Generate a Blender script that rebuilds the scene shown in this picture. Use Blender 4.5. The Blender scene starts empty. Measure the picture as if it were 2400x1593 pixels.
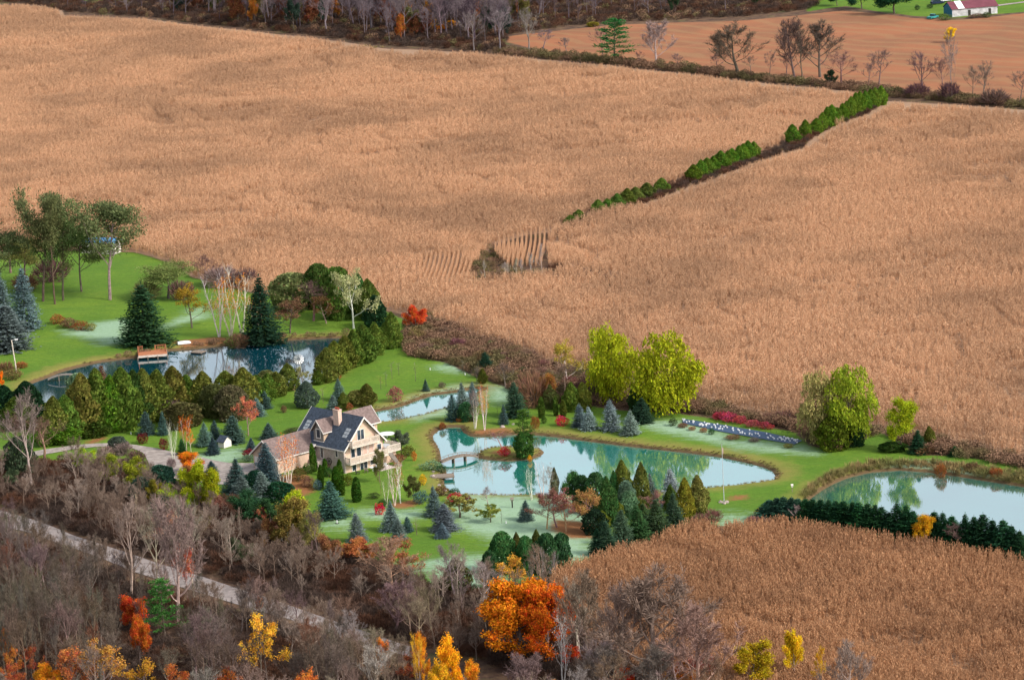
import bpy, math, random
import numpy as np
from mathutils import Matrix, Vector
# ------------------------------------------------------------------ camera, sky, sun
S = bpy.context.scene
F = 8700.0; CAMH = 157.0; PITCH = math.radians(12.2); ROLL = math.radians(3.0)
cp, sp = math.cos(PITCH), math.sin(PITCH)
FW = np.array([0, cp, -sp]); _r0 = np.array([1, 0, 0.]); _u0 = np.array([0, sp, cp])
RT = math.cos(ROLL)*_r0 - math.sin(ROLL)*_u0
UP = math.sin(ROLL)*_r0 + math.cos(ROLL)*_u0
CC = np.array([0, 0, CAMH])
cam = bpy.data.cameras.new('camera'); camo = bpy.data.objects.new('camera', cam)
S.collection.objects.link(camo); S.camera = camo
cam.sensor_width = 36; cam.lens = F/2400*36; cam.clip_start = 5; cam.clip_end = 30000
m = Matrix.Identity(4)
for i in range(3):
    m[i][0] = RT[i]; m[i][1] = UP[i]; m[i][2] = -FW[i]; m[i][3] = CC[i]
camo.matrix_world = m
SUN_EL, SUN_AZ = math.radians(38), math.radians(120)   # azimuth clockwise from +Y
W = bpy.data.worlds.new('World'); S.world = W; W.use_nodes = True
wn = W.node_tree; bg = wn.nodes['Background']
sky = wn.nodes.new('ShaderNodeTexSky'); sky.sky_type = 'NISHITA'; sky.sun_disc = False
sky.sun_elevation = SUN_EL; sky.sun_rotation = SUN_AZ; sky.air_density = 1.0; sky.dust_density = 2.5; sky.ozone_density = 1.0
hz = wn.nodes.new('ShaderNodeHueSaturation'); hz.inputs['Saturation'].default_value = .42     # thin high overcast pales the blue
wn.links.new(sky.outputs[0], hz.inputs['Color']); wn.links.new(hz.outputs[0], bg.inputs[0]); bg.inputs[1].default_value = 0.15
sl = bpy.data.lights.new('sun', 'SUN'); sl.energy = 1.9; sl.angle = math.radians(10); sl.color = (1, .93, .84)
so = bpy.data.objects.new('sun', sl); S.collection.objects.link(so)
sd = Vector((math.sin(SUN_AZ)*math.cos(SUN_EL), math.cos(SUN_AZ)*math.cos(SUN_EL), math.sin(SUN_EL)))
so.rotation_euler = sd.to_track_quat('Z', 'Y').to_euler(); so.location = (60, 500, 300)
S.view_settings.view_transform = 'Standard'; S.view_settings.look = 'None'; S.view_settings.gamma = 1
S.view_settings.exposure = 0.63
S.render.engine = 'CYCLES'
S.cycles.max_bounces = 4; S.cycles.diffuse_bounces = 2; S.cycles.glossy_bounces = 2; S.cycles.transmission_bounces = 2
S.cycles.caustics_reflective = False; S.cycles.caustics_refractive = False

rng = np.random.default_rng(7); random.seed(7)
def G(x, y, z=0.0):                      # picture point -> place on the land
    d = FW + RT*(x-1200)/F - UP*(y-796.5)/F
    return CC + (z-CAMH)/d[2]*d
def PXM(p):                              # pixels (of 2400) per metre at a place
    return F/((np.array(p)-CC) @ FW)
def gp(poly, z=0.0): return np.array([G(x, y, z)[:2] for x, y in poly])
def sdf(P, poly):                        # signed distance, positive inside
    poly = np.asarray(poly); A = poly; B = np.roll(poly, -1, 0)
    best = np.full(len(P), 1e18); ins = np.zeros(len(P), bool)
    for a, b in zip(A, B):
        e = b-a; w = P-a; t = np.clip((w@e)/max(e@e, 1e-9), 0, 1)
        dd = w-np.outer(t, e); best = np.minimum(best, (dd**2).sum(1))
        if a[1] != b[1]:
            c = ((a[1] > P[:, 1]) != (b[1] > P[:, 1])) & (P[:, 0] < (b[0]-a[0])*(P[:, 1]-a[1])/(b[1]-a[1])+a[0])
            ins ^= c
    d = np.sqrt(best); return np.where(ins, d, -d)
def vnoise(P, sc, seed=0):               # cheap smooth value noise 0..1
    r = np.random.default_rng(seed); T = r.random((64, 64)); q = P/sc
    i = np.floor(q).astype(int); f = q-i; f = f*f*(3-2*f); i0 = i % 64; i1 = (i+1) % 64
    return ((T[i0[:, 0], i0[:, 1]]*(1-f[:, 0])+T[i1[:, 0], i0[:, 1]]*f[:, 0])*(1-f[:, 1]) +
            (T[i0[:, 0], i1[:, 1]]*(1-f[:, 0])+T[i1[:, 0], i1[:, 1]]*f[:, 0])*f[:, 1])
# ------------------------------------------------------------------ outlines (picture points)
WZ = -0.55
P_MAIN = [(1015,1029),(1015,1019.6),(1032,1006),(1053,1001),(1078,1001),(1085,1013),(1104,1023),(1145,1023.5),(1186,1019.6),(1232,1018.4),(1270,1021),(1318,1026),(1359,1032),(1410,1038),(1455,1044),(1532,1053),(1608,1061),(1685,1071),(1748,1084),(1790,1095),(1810,1104),(1818,1115),(1813,1126),(1769,1133),(1718,1139),(1668,1144),(1560,1153),(1450,1159),(1300,1161),(1200,1162),(1104,1161),(1075,1158),(1050,1147),(1042,1138),(1040,1125),(1048,1112),(1045,1101),(1035,1087),(1034,1074),(1030,1054),(1022,1039)]
P_ISL = [(1114,1067),(1130,1056),(1155,1050),(1193,1049),(1252,1051),(1270,1054),(1276,1060),(1267,1069),(1242,1077),(1193,1081),(1150,1078),(1122,1074)]
P_CAN = [(860,970),(886,963.5),(923,957),(955,948),(976,939),(1015,926),(1066,920),(1117,911),(1135,913),(1100,932),(1075,945),(1050,955),(1020,964),(989,974),(955,981),(925,988),(900,990),(875,983)]
P_LEFT = [(60,905),(84,895),(110,886),(143,872),(179,862),(230,849.5),(281,843),(319,838),(393,823),(459,818),(523,811),(579,808),(630,801),(706,796),(798,792),(818,800),(800,835),(765,880),(735,897),(700,905),(560,920),(400,932),(250,948),(150,955),(90,945)]
P_RIGHT = [(1895,1172),(1925,1150),(1955,1133),(1989,1119),(2040,1107),(2108,1102),(2176,1107),(2243,1116),(2311,1127),(2400,1141),(2560,1168),(2560,1320),(2400,1270),(2200,1240),(2000,1218),(1900,1200),(1885,1185)]
P_LAWN = [(-250,650),(0,596),(150,588),(313,590),(398,617),(450,650),(600,688),(750,700),(897,727),(945,748),(955,790),(945,815),(960,835),(1050,852),(1120,885),(1180,905),(1250,945),(1350,945),(1450,960),(1560,965),(1700,985),(1860,1012),(1900,1045),(1960,1055),(2060,1012),(2100,1030),(2150,1066),(2250,1068),(2420,1092),(2600,1120),(2600,1340),(2400,1300),(2263,1280),(2085,1250),(1907,1226),(1800,1212),(1760,1232),(1680,1232),(1640,1222),(1580,1235),(1429,1290),(1330,1330),(1250,1360),(1130,1385),(1010,1372),(930,1320),(840,1300),(760,1262),(640,1215),(560,1170),(420,1140),(345,1110),(330,1075),(200,1070),(60,1085),(-250,1130)]
P_FAR = [(-250,50),(0,14),(100,14),(146,24),(150,37),(237,41),(339,44),(406,54),(508,66),(609,76),(711,87),(800,98),(912,116),(1003,118),(1105,124),(1189,132),(1308,144),(1409,152),(1511,164),(1600,172),(1702,186),(1837,200),(1938,210),(2023,218),(2050,228),(2010,262),(1960,285),(1900,305),(1850,332),(1790,358),(1740,374),(1660,400),(1600,425),(1540,440),(1470,470),(1400,495),(1340,522),(1285,545),(1240,550),(1160,572),(1130,600),(1105,640),(1115,668),(1275,654),(1330,640),(1380,650),(1450,668),(1455,660),(1360,636),(1290,628),(1280,570),(1295,550),(1350,530),(1410,505),(1480,480),(1550,455),(1610,432),(1685,406),(1769,375),(1837,352),(1885,338),(1898,322),(1955,290),(2040,260),(2078,238),(2243,246),(2345,254),(2400,258),(2650,280),(2650,1140),(2400,1078),(2311,1055),(2192,1026),(2108,1010),(2020,998),(1871,990),(1786,972),(1701,956),(1617,926),(1500,890),(1382,860),(1301,852),(1255,836),(1219,823),(1178,806),(1140,798),(1102,785),(1051,762),(1000,747),(930,733),(897,726),(750,700),(600,688),(450,650),(398,616),(313,590),(200,582),(0,590),(-250,640)]
P_NEAR = [(1290,1390),(1307,1362),(1343,1342),(1379,1330),(1430,1312),(1506,1288),(1583,1262),(1621,1248),(1685,1246),(1744,1246),(1833,1242),(1907,1252),(1996,1266),(2085,1278),(2174,1292),(2263,1308),(2400,1330),(2650,1370),(2650,1800),(1850,1800),(1700,1640),(1560,1600),(1420,1540),(1330,1470)]
P_SOIL = [(1190,100),(1190,86),(1308,72),(1443,58),(1600,53),(1752,49),(1888,34),(1972,25),(2057,32),(2142,43),(2243,48),(2345,38),(2400,31),(2650,10),(2650,262),(2400,236),(2250,222),(2080,205),(1940,190),(1840,180),(1700,166),(1600,152),(1500,145),(1400,132),(1300,125)]
P_FARF = [(1450,-60),(2000,-60),(1960,-10),(1700,10),(1500,12)]
P_YARD = [(1890,28),(1985,14),(2057,27),(2142,38),(2243,43),(2345,33),(2650,5),(2650,-120),(1950,-60),(1900,0)]
P_YARD2 = [(150,-30),(170,6),(215,9),(260,0),(400,-5),(400,-60),(150,-60)]
P_CUT = [[(640,132),(700,124),(780,118),(850,108),(905,112),(850,120),(790,127),(700,134)],
         [(1885,336),(1940,342),(2000,356),(2060,362),(2110,366),(2100,372),(2040,370),(1960,358),(1890,345)],
         [(1085,652),(1105,625),(1130,598),(1160,572),(1172,600),(1190,628),(1275,648),(1275,656),(1200,662),(1110,672)]]
P_ROWS = [[(975,640),(985,610),(1040,603),(1105,600),(1128,603),(1112,625),(1100,660),(1050,672),(985,672)],
          [(1160,600),(1165,572),(1285,545),(1290,560),(1276,600),(1266,625),(1190,628)]]
FROST = [[(160,772),(230,758),(300,745),(310,803),(250,806),(205,792)],[(372,770),(470,745),(475,720),(440,740),(400,760)],
 [(1090,1160),(1330,1166),(1390,1200),(1400,1295),(1330,1318),(1250,1290),(1150,1255),(1080,1240),(1040,1200)],[(980,1195),(930,1200),(850,1195),(840,1210),(930,1216),(985,1210)],
 [(1000,1315),(1180,1300),(1180,1370),(1030,1378)],[(395,1072),(480,1068),(560,1050),(570,1080),(520,1092),(450,1080)],
 [(1490,985),(1620,992),(1720,1030),(1840,1045),(1895,1050),(1900,1062),(1800,1056),(1640,1026),(1560,1012)],
 [(930,950),(985,928),(1060,908),(1110,904),(1060,922),(1000,940)],[(985,980),(1045,955),(1060,968),(1010,975)],[(1700,1206),(1772,1204),(1750,1234),(1690,1230)],
 [(1040,856),(1110,860),(1112,872),(1060,868)],[(1140,905),(1195,905),(1200,945),(1150,940)],[(2100,1090),(2250,1112),(2330,1118),(2300,1108),(2180,1085)],[(780,1218),(820,1214),(830,1235),(790,1232)]]
gMAIN, gISL, gCAN, gLEFT, gRIGHT = [gp(p, WZ) for p in (P_MAIN, P_ISL, P_CAN, P_LEFT, P_RIGHT)]
gLAWN, gFAR, gNEAR, gSOIL, gFARF, gYARD, gYARD2 = [gp(p) for p in (P_LAWN, P_FAR, P_NEAR, P_SOIL, P_FARF, P_YARD, P_YARD2)]
gFROST = [gp(p) for p in FROST]; gCUT = [gp(p) for p in P_CUT]; gROWS = [gp(p) for p in P_ROWS]
# house frame
HO = G(808.9, 1112.7); _a = math.radians(-47.3); HU = np.array([math.cos(_a), math.sin(_a)]); HV = np.array([-HU[1], HU[0]])
def HW(u, v): return HO[:2]+HU*u+HV*v
def pond_sdf(P):
    a = np.minimum(sdf(P, gMAIN), -sdf(P, gISL))
    return np.maximum.reduce([a, sdf(P, gCAN), sdf(P, gLEFT), sdf(P, gRIGHT)])
def zground(P, ps=None):
    P = np.atleast_2d(P)[:, :2]
    if ps is None: ps = pond_sdf(P)
    t = np.clip(-ps/1.6, -1.5, 1)             # waterline at ps=0
    z = np.where(t > 0, WZ*(1-t)**2, WZ+t*0.9)
    c = HW(-11, -5); q = ((P-c)**2).sum(1); z = z+1.0*np.exp(-q/90.0)+(vnoise(P, 9, 3)-.5)*.25*np.clip(-ps/4-.3, 0, 1)
    return z
# ------------------------------------------------------------------ materials
def nodemat(name):
    mt = bpy.data.materials.new(name); mt.use_nodes = True; nt = mt.node_tree; nt.nodes.clear()
    out = nt.nodes.new('ShaderNodeOutputMaterial'); return mt, nt, out
class N:
    def __init__(s, nt): s.nt = nt
    def n(s, t, **k):
        x = s.nt.nodes.new(t)
        for a, b in k.items(): setattr(x, a, b)
        return x
    def l(s, a, b): s.nt.links.new(a, b)
    def set(s, sock, v):
        if hasattr(v, 'is_output') or isinstance(v, bpy.types.NodeSocket): s.l(v, sock)
        else: sock.default_value = v
    def attr(s, nm): x = s.n('ShaderNodeAttribute'); x.attribute_name = nm; return x.outputs['Fac']
    def math(s, op, a, b=0.0, c=0.0, clamp=False):
        x = s.n('ShaderNodeMath', operation=op, use_clamp=clamp); s.set(x.inputs[0], a); s.set(x.inputs[1], b)
        if op in ('MULTIPLY_ADD',): s.set(x.inputs[2], c)
        return x.outputs[0]
    def noise(s, vec, scale, detail=3, rough=.55, dist=0):
        x = s.n('ShaderNodeTexNoise'); x.inputs['Scale'].default_value = scale; x.inputs['Detail'].default_value = detail
        x.inputs['Roughness'].default_value = rough; x.inputs['Distortion'].default_value = dist
        if vec is not None: s.l(vec, x.inputs['Vector'])
        return x.outputs['Fac']
    def mapr(s, v, a, b, c=0.0, d=1.0, smooth=True):
        x = s.n('ShaderNodeMapRange'); x.interpolation_type = 'SMOOTHSTEP' if smooth else 'LINEAR'
        s.set(x.inputs[0], v)
        for i, k in enumerate((a, b, c, d)): x.inputs[i+1].default_value = k
        return x.outputs[0]
    def mix(s, f, a, b):
        x = s.n('ShaderNodeMix', data_type='RGBA'); s.set(x.inputs[0], f)
        s.set(x.inputs[6], a if not isinstance(a, tuple) else (*a, 1)); s.set(x.inputs[7], b if not isinstance(b, tuple) else (*b, 1))
        return x.outputs[2]
    def pos(s): return s.n('ShaderNodeNewGeometry').outputs['Position']
def diffuse_out(N_, out, col, rough=1.0, bump=None, bs=.3):
    d = N_.n('ShaderNodeBsdfPrincipled'); N_.set(d.inputs['Base Color'], col if not isinstance(col, tuple) else (*col, 1))
    d.inputs['Roughness'].default_value = rough; d.inputs['Specular IOR Level'].default_value = .15
    if bump is not None:
        b = N_.n('ShaderNodeBump'); b.inputs['Strength'].default_value = bs; b.inputs['Distance'].default_value = .3
        N_.l(bump, b.inputs['Height']); N_.l(b.outputs[0], d.inputs['Normal'])
    N_.l(d.outputs[0], out.inputs[0])
def simple(name, col, rough=.8, var=.15, scale=1.5, col2=None, bumps=0):
    mt, nt, out = nodemat(name); n = N(nt)
    f = n.noise(n.pos(), scale, 4, .65)
    c2 = col2 or tuple(c*(1-2*var) for c in col)
    c = n.mix(n.mapr(f, .3, .7), c2, col)
    diffuse_out(n, out, c, rough, f if bumps else None, bumps); return mt
def foliage_mat():
    mt, nt, out = nodemat('foliage'); n = N(nt)
    oi = n.n('ShaderNodeObjectInfo'); g = n.n('ShaderNodeNewGeometry')
    f = n.math('MULTIPLY_ADD', g.outputs['Random Per Island'], .75, .62)
    cl = n.mapr(n.noise(g.outputs['Position'], .55, 2), .3, .7, .78, 1.25)
    f = n.math('MULTIPLY', f, cl)
    f = n.math('MULTIPLY', f, n.mapr(oi.outputs['Random'], 0, 1, .85, 1.15, False))
    vm = n.n('ShaderNodeVectorMath', operation='SCALE'); n.l(oi.outputs['Color'], vm.inputs[0]); n.l(f, vm.inputs[3])
    hs = n.n('ShaderNodeHueSaturation'); n.l(vm.outputs[0], hs.inputs['Color']); hs.inputs['Saturation'].default_value = 1.0
    n.set(hs.inputs['Hue'], n.mapr(n.noise(g.outputs['Position'], 1.3, 1), .3, .7, .482, .518))
    d = n.n('ShaderNodeBsdfDiffuse'); t = n.n('ShaderNodeBsdfTranslucent'); n.l(hs.outputs[0], d.inputs[0]); n.l(hs.outputs[0], t.inputs[0])
    mx = n.n('ShaderNodeMixShader'); mx.inputs[0].default_value = .3; n.l(d.outputs[0], mx.inputs[1]); n.l(t.outputs[0], mx.inputs[2])
    n.l(mx.outputs[0], out.inputs[0]); return mt
def bark_mat():
    mt, nt, out = nodemat('bark'); n = N(nt)
    oi = n.n('ShaderNodeObjectInfo'); f = n.mapr(n.noise(n.pos(), 2.0, 3, .7), .3, .7, .7, 1.2)
    vm = n.n('ShaderNodeVectorMath', operation='SCALE'); n.l(oi.outputs['Color'], vm.inputs[0]); n.l(f, vm.inputs[3])
    diffuse_out(n, out, vm.outputs[0], .9); return mt
def corn_mat(name, a, b, c):
    mt, nt, out = nodemat(name); n = N(nt)
    oi = n.n('ShaderNodeObjectInfo'); g = n.n('ShaderNodeNewGeometry'); p = g.outputs['Position']
    f = n.math('MULTIPLY_ADD', oi.outputs['Random'], .45, n.math('MULTIPLY', g.outputs['Random Per Island'], .55))
    col = n.mix(f, a, b)
    big = n.math('ADD', n.noise(p, .018, 5, .62, .6), n.math('MULTIPLY', n.noise(p, .09, 3), .35))
    col = n.mix(n.mapr(big, .56, .84, 0, .68), col, c)
    d = n.n('ShaderNodeBsdfDiffuse'); t = n.n('ShaderNodeBsdfTranslucent'); n.l(col, d.inputs[0]); n.l(col, t.inputs[0])
    mx = n.n('ShaderNodeMixShader'); mx.inputs[0].default_value = .25; n.l(d.outputs[0], mx.inputs[1]); n.l(t.outputs[0], mx.inputs[2])
    n.l(mx.outputs[0], out.inputs[0]); return mt
def ground_mat():
    mt, nt, out = nodemat('land'); n = N(nt); p = n.pos()
    n1 = n.noise(p, .12, 5, .6); n2 = n.noise(p, 1.1, 4, .7); n3 = n.noise(p, .035, 4, .6); n4 = n.noise(p, .35, 3, .6)
    wob = n.math('MULTIPLY_ADD', n2, 2.0, -1.0)
    def mask(a, w=.6, amp=1.0, off=0.0):
        v = n.math('MULTIPLY_ADD', wob, amp, n.attr(a)); return n.mapr(v, off-w, off+w)
    col = n.mix(n.mapr(n4, .35, .65), (.085, .05, .036), (.17, .105, .062))            # leaf litter
    col = n.mix(n.mapr(n1, .55, .7, 0, .5), col, (.10, .13, .035))
    col = n.mix(mask('s_corn', .5, .6), col, n.mix(n2, (.30, .19, .12), (.44, .28, .18)))
    soil = n.mix(n.mapr(n3, .35, .65), (.36, .145, .07), (.27, .125, .065))
    soil = n.mix(n.mapr(n1, .5, .75, 0, .4), soil, (.40, .18, .095))
    wv = n.n('ShaderNodeTexWave'); wv.bands_direction = 'DIAGONAL'; wv.inputs['Scale'].default_value = .045; wv.inputs['Distortion'].default_value = 9; wv.inputs['Detail'].default_value = 3; wv.inputs['Detail Scale'].default_value = .6; n.l(p, wv.inputs['Vector'])
    soil = n.mix(n.mapr(wv.outputs['Fac'], .55, 1, 0, .35), soil, (.33, .21, .10))
    col = n.mix(mask('s_soil', .6, .8), col, soil)
    # lawn
    gr = n.mix(n.mapr(n3, .35, .65), (.10, .19, .018), (.165, .265, .026))
    gr = n.mix(n.mapr(n1, .4, .7, 0, .6), gr, (.085, .175, .022))
    gr = n.mix(n.mapr(n4, .5, .8, 0, .45), gr, (.19, .235, .040))
    mp = n.n('ShaderNodeMapping'); mp.inputs['Rotation'].default_value = (0, 0, math.radians(28)); mp.inputs['Scale'].default_value = (.05, .8, 1); n.l(p, mp.inputs[0])
    gr = n.mix(n.mapr(n.noise(mp.outputs[0], 1.0, 2), .42, .6, 0, .35), gr, (.115, .235, .022))
    gr = n.mix(n.mapr(n2, .3, .75, 0, .5), gr, (.055, .13, .015))
    near = n.math('MULTIPLY_ADD', n4, 5.0, n.attr('s_pond'))                              # dry grass towards the water
    gr = n.mix(n.mapr(near, -3.5, 1.5, 0, .8), gr, (.25, .215, .055))
    lm = mask('s_lawn', .5, 1.2)
    fr = n.math('ADD', n.attr('s_frost'), n.math('MULTIPLY_ADD', n1, 9.0, n.math('MULTIPLY_ADD', n.noise(mp.outputs[0], 1.6, 3), 7.0, n.math('MULTIPLY_ADD', n2, 5.0, -9.2))))
    gr = n.mix(n.mapr(fr, -2.5, 4.5, 0, .78), gr, n.mix(n2, (.24, .40, .23), (.44, .58, .46)))
    col = n.mix(lm, col, gr)
    col = n.mix(mask('s_litter', 1.0, 2.0), col, n.mix(n2, (.34, .13, .05), (.22, .12, .05)))
    bank = n.math('MULTIPLY_ADD', wob, .45, n.attr('s_pond'))
    col = n.mix(n.mapr(bank, -1.15, -.45), col, n.mix(n4, (.085, .055, .03), (.19, .125, .06)))
    h = n.math('ADD', n2, n4)
    diffuse_out(n, out, col, .95, h, .5); return mt
M_LAND = ground_mat(); M_FOL = foliage_mat(); M_BARK = bark_mat()
M_CORN = corn_mat('dry_corn', (.86, .545, .335), (.57, .345, .205), (.42, .26, .16))
M_CORN2 = corn_mat('ripe_dry_corn', (.70, .40, .215), (.38, .205, .11), (.30, .165, .095))
M_GRAVEL = simple('gravel', (.44, .38, .34), .95, .2, .8, bumps=.3)
M_ROAD = simple('pale_gravel', (.36, .31, .29), .95, .22, .6, bumps=.3)
def mat_water(name, deep, fac=.62):
    mt, nt, out = nodemat(name); n = N(nt); p = n.pos()
    b = n.n('ShaderNodeBump'); b.inputs['Strength'].default_value = .05; b.inputs['Distance'].default_value = .06
    n.l(n.noise(p, 1.6, 2), b.inputs['Height'])
    gl = n.n('ShaderNodeBsdfGlossy'); gl.inputs['Roughness'].default_value = .045; gl.inputs['Color'].default_value = (.96, 1, 1, 1); n.l(b.outputs[0], gl.inputs['Normal'])
    d = n.n('ShaderNodeBsdfDiffuse'); n.set(d.inputs[0], n.mix(n.mapr(n.noise(p, .06, 3), .35, .65), tuple(c*.8 for c in deep), deep))
    mx = n.n('ShaderNodeMixShader'); mx.inputs[0].default_value = fac; n.l(d.outputs[0], mx.inputs[1]); n.l(gl.outputs[0], mx.inputs[2])
    n.l(mx.outputs[0], out.inputs[0]); return mt
# ------------------------------------------------------------------ mesh helpers
def mesh_quads(name, Q, mat):            # Q (n,4,3)
    Q = np.asarray(Q, np.float32).reshape(-1, 3); nq = len(Q)//4
    me = bpy.data.meshes.new(name); me.vertices.add(nq*4); me.vertices.foreach_set('co', Q.ravel())
    me.loops.add(nq*4); me.loops.foreach_set('vertex_index', np.arange(nq*4, dtype=np.int32))
    me.polygons.add(nq); me.polygons.foreach_set('loop_start', np.arange(0, nq*4, 4, dtype=np.int32))
    me.materials.append(mat); me.update(calc_edges=True); return me
def mesh_vf(name, v, f, mat):
    me = bpy.data.meshes.new(name); me.from_pydata([tuple(map(float, a)) for a in v], [], [tuple(map(int, a)) for a in f]); me.materials.append(mat); me.update(); return me
def add(name, data, parent=None, loc=None, col=None):
    o = bpy.data.objects.new(name, data); S.collection.objects.link(o)
    if parent is not None: o.parent = parent
    if loc is not None: o.location = loc
    if col is not None: o.color = (*col, 1)
    return o
def tag(o, label=None, cat=None, group=None, kind=None):
    if label: o['label'] = label
    if cat: o['category'] = cat
    if group: o['group'] = group
    if kind: o['kind'] = kind
    return o
def nrm(a): return a/np.maximum(np.linalg.norm(a, axis=-1, keepdims=True), 1e-9)
def leafq(P, L, Wd, r, t=None, up=None):  # quads at P with length L along t
    n_ = len(P)
    if t is None: t = nrm(r.normal(size=(n_, 3)))
    w = nrm(np.cross(t, r.normal(size=(n_, 3)) if up is None else up))
    L = np.broadcast_to(L, n_)[:, None]; Wd = np.broadcast_to(Wd, n_)[:, None]
    a = t*L/2; b = w*Wd/2
    return np.stack([P-a-b*.5, P-b+a*.1, P+a, P+b+a*.1], 1)
def tube(pts, rad, k=5):
    pts = np.asarray(pts, float); rad = np.broadcast_to(rad, len(pts)); out = []
    d = nrm(np.gradient(pts, axis=0)); ref = np.array([.31, .95, .05])
    a = nrm(np.cross(d, ref)); b = np.cross(d, a); th = np.arange(k)*2*math.pi/k
    ring = pts[:, None]+rad[:, None, None]*(np.cos(th)[None, :, None]*a[:, None]+np.sin(th)[None, :, None]*b[:, None])
    nx = np.roll(ring, -1, 1)
    return np.stack([ring[:-1], nx[:-1], nx[1:], ring[1:]], 2).reshape(-1, 4, 3)
def cat(l): return np.concatenate(l, 0) if l else np.zeros((0, 4, 3))
def norm_tree(parts, h, w, q=92):
    allp = np.concatenate([p.reshape(-1, 3) for p in parts if len(p)])
    zt = np.percentile(allp[:, 2], 99.7); rr = np.percentile(np.hypot(parts[-1][..., 0], parts[-1][..., 1]), q)
    return [p*np.array([w/2/rr, w/2/rr, h/zt]) for p in parts]
# ------------------------------------------------------------------ plants
def skeleton(r, h=12, trunk=.35, limbs=8, sub=5, sub2=4, spread=.75, upw=.35, r0=.22, lean=.04):
    T = []; B = []; tips = []
    def poly(p, d, L, ns, bend, ja=.12):
        pts = [p]
        for i in range(ns):
            d = d+np.array([0, 0, bend/ns])+r.normal(size=3)*ja; d = d/np.linalg.norm(d); p = p+d*L/ns; pts.append(p)
        return np.array(pts), d
    tp, _ = poly(np.zeros(3), np.array([r.normal()*lean, r.normal()*lean, 1.]), h*.86, 8, .2, .05)
    T.append(tube(tp, np.linspace(r0, r0*.2, 9), 6))
    for i in range(limbs):
        s = trunk+(1-trunk)*(i+.5*r.random())/limbs*.95; k = s*8; j = int(min(k, 7)); p = tp[j]+(tp[j+1]-tp[j])*(k-j)
        az = i*2.4+r.normal()*.4; el = .45+.5*(s-trunk)/(1-trunk)*1.2
        d = np.array([math.cos(az)*spread, math.sin(az)*spread, el]); d /= np.linalg.norm(d)
        L = h*(.46-.26*(s-trunk)/(1-trunk))*(.85+.3*r.random()); rr = r0*.42*(1-.5*s)
        lp, ld = poly(p, d, L, 5, upw, .14); T.append(tube(lp, np.linspace(rr, rr*.3, 6), 4))
        for q in range(sub):
            sq = .3+.7*(q+r.random())/sub; kk = sq*5; jj = int(min(kk, 4)); pp = lp[jj]+(lp[jj+1]-lp[jj])*(kk-jj)
            dd = ld+r.normal(size=3)*.6; dd[2] = abs(dd[2])*.8+.15; dd /= np.linalg.norm(dd)
            L2 = L*.45*(.7+.5*r.random()); bp, bd = poly(pp, dd, L2, 3, upw*.6, .16); B.append(tube(bp, np.linspace(rr*.4, rr*.16, 4), 3))
            for w_ in range(sub2):
                kx = (.35+.65*(w_+r.random())/sub2)*3; jx = int(min(kx, 2)); px = bp[jx]+(bp[jx+1]-bp[jx])*(kx-jx)
                tips.append((px, bd, L2*.6))
    return T, B, tips
def twigs(r, tips, n=9, L=.9, w=.035, upz=.25):
    P = []; D = []; LL = []
    for p, d, l in tips:
        for i in range(n):
            t = d*.8+r.normal(size=3)*.55+np.array([0, 0, upz]); t /= np.linalg.norm(t); ln = L*(.5+.8*r.random())
            q = p+d*l*r.random()*.6
            P.append(q+t*ln/2); D.append(t); LL.append(ln)
            if i % 2 == 0:
                t2 = t+r.normal(size=3)*.5; t2 /= np.linalg.norm(t2); P.append(q+t*ln*.6+t2*ln*.3); D.append(t2); LL.append(ln*.6)
    return leafq(np.array(P), np.array(LL), w, r, np.array(D))
def t_bare(seed, h=12, w=8, dens=9, tw_w=.045, **k):
    r = np.random.default_rng(seed); T, B, tips = skeleton(r, h, **k)
    tw = twigs(r, tips, dens, .95, tw_w)
    return dict(zip(('trunk', 'crown'), norm_tree([cat(T), cat(B+[tw])], h, w)))
def t_leafy(seed, h=12, w=10, per=40, size=.34, cr=.8, flat=.8, **k):
    r = np.random.default_rng(seed); T, B, tips = skeleton(r, h, **k); P = []
    for p, d, l in tips:
        c = p+d*l*.4; q = r.normal(size=(per, 3)); q = nrm(q)*(r.random((per, 1))**.5)*cr*(.6+.8*r.random()); q[:, 2] *= flat
        P.append(c+q)
    P = np.concatenate(P); L = leafq(P, size*(.6+.8*r.random(len(P))), size*.75, r)
    tr, cr_ = norm_tree([cat(T+B), L], h, w)
    return dict(trunk=tr, crown=cr_)
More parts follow.
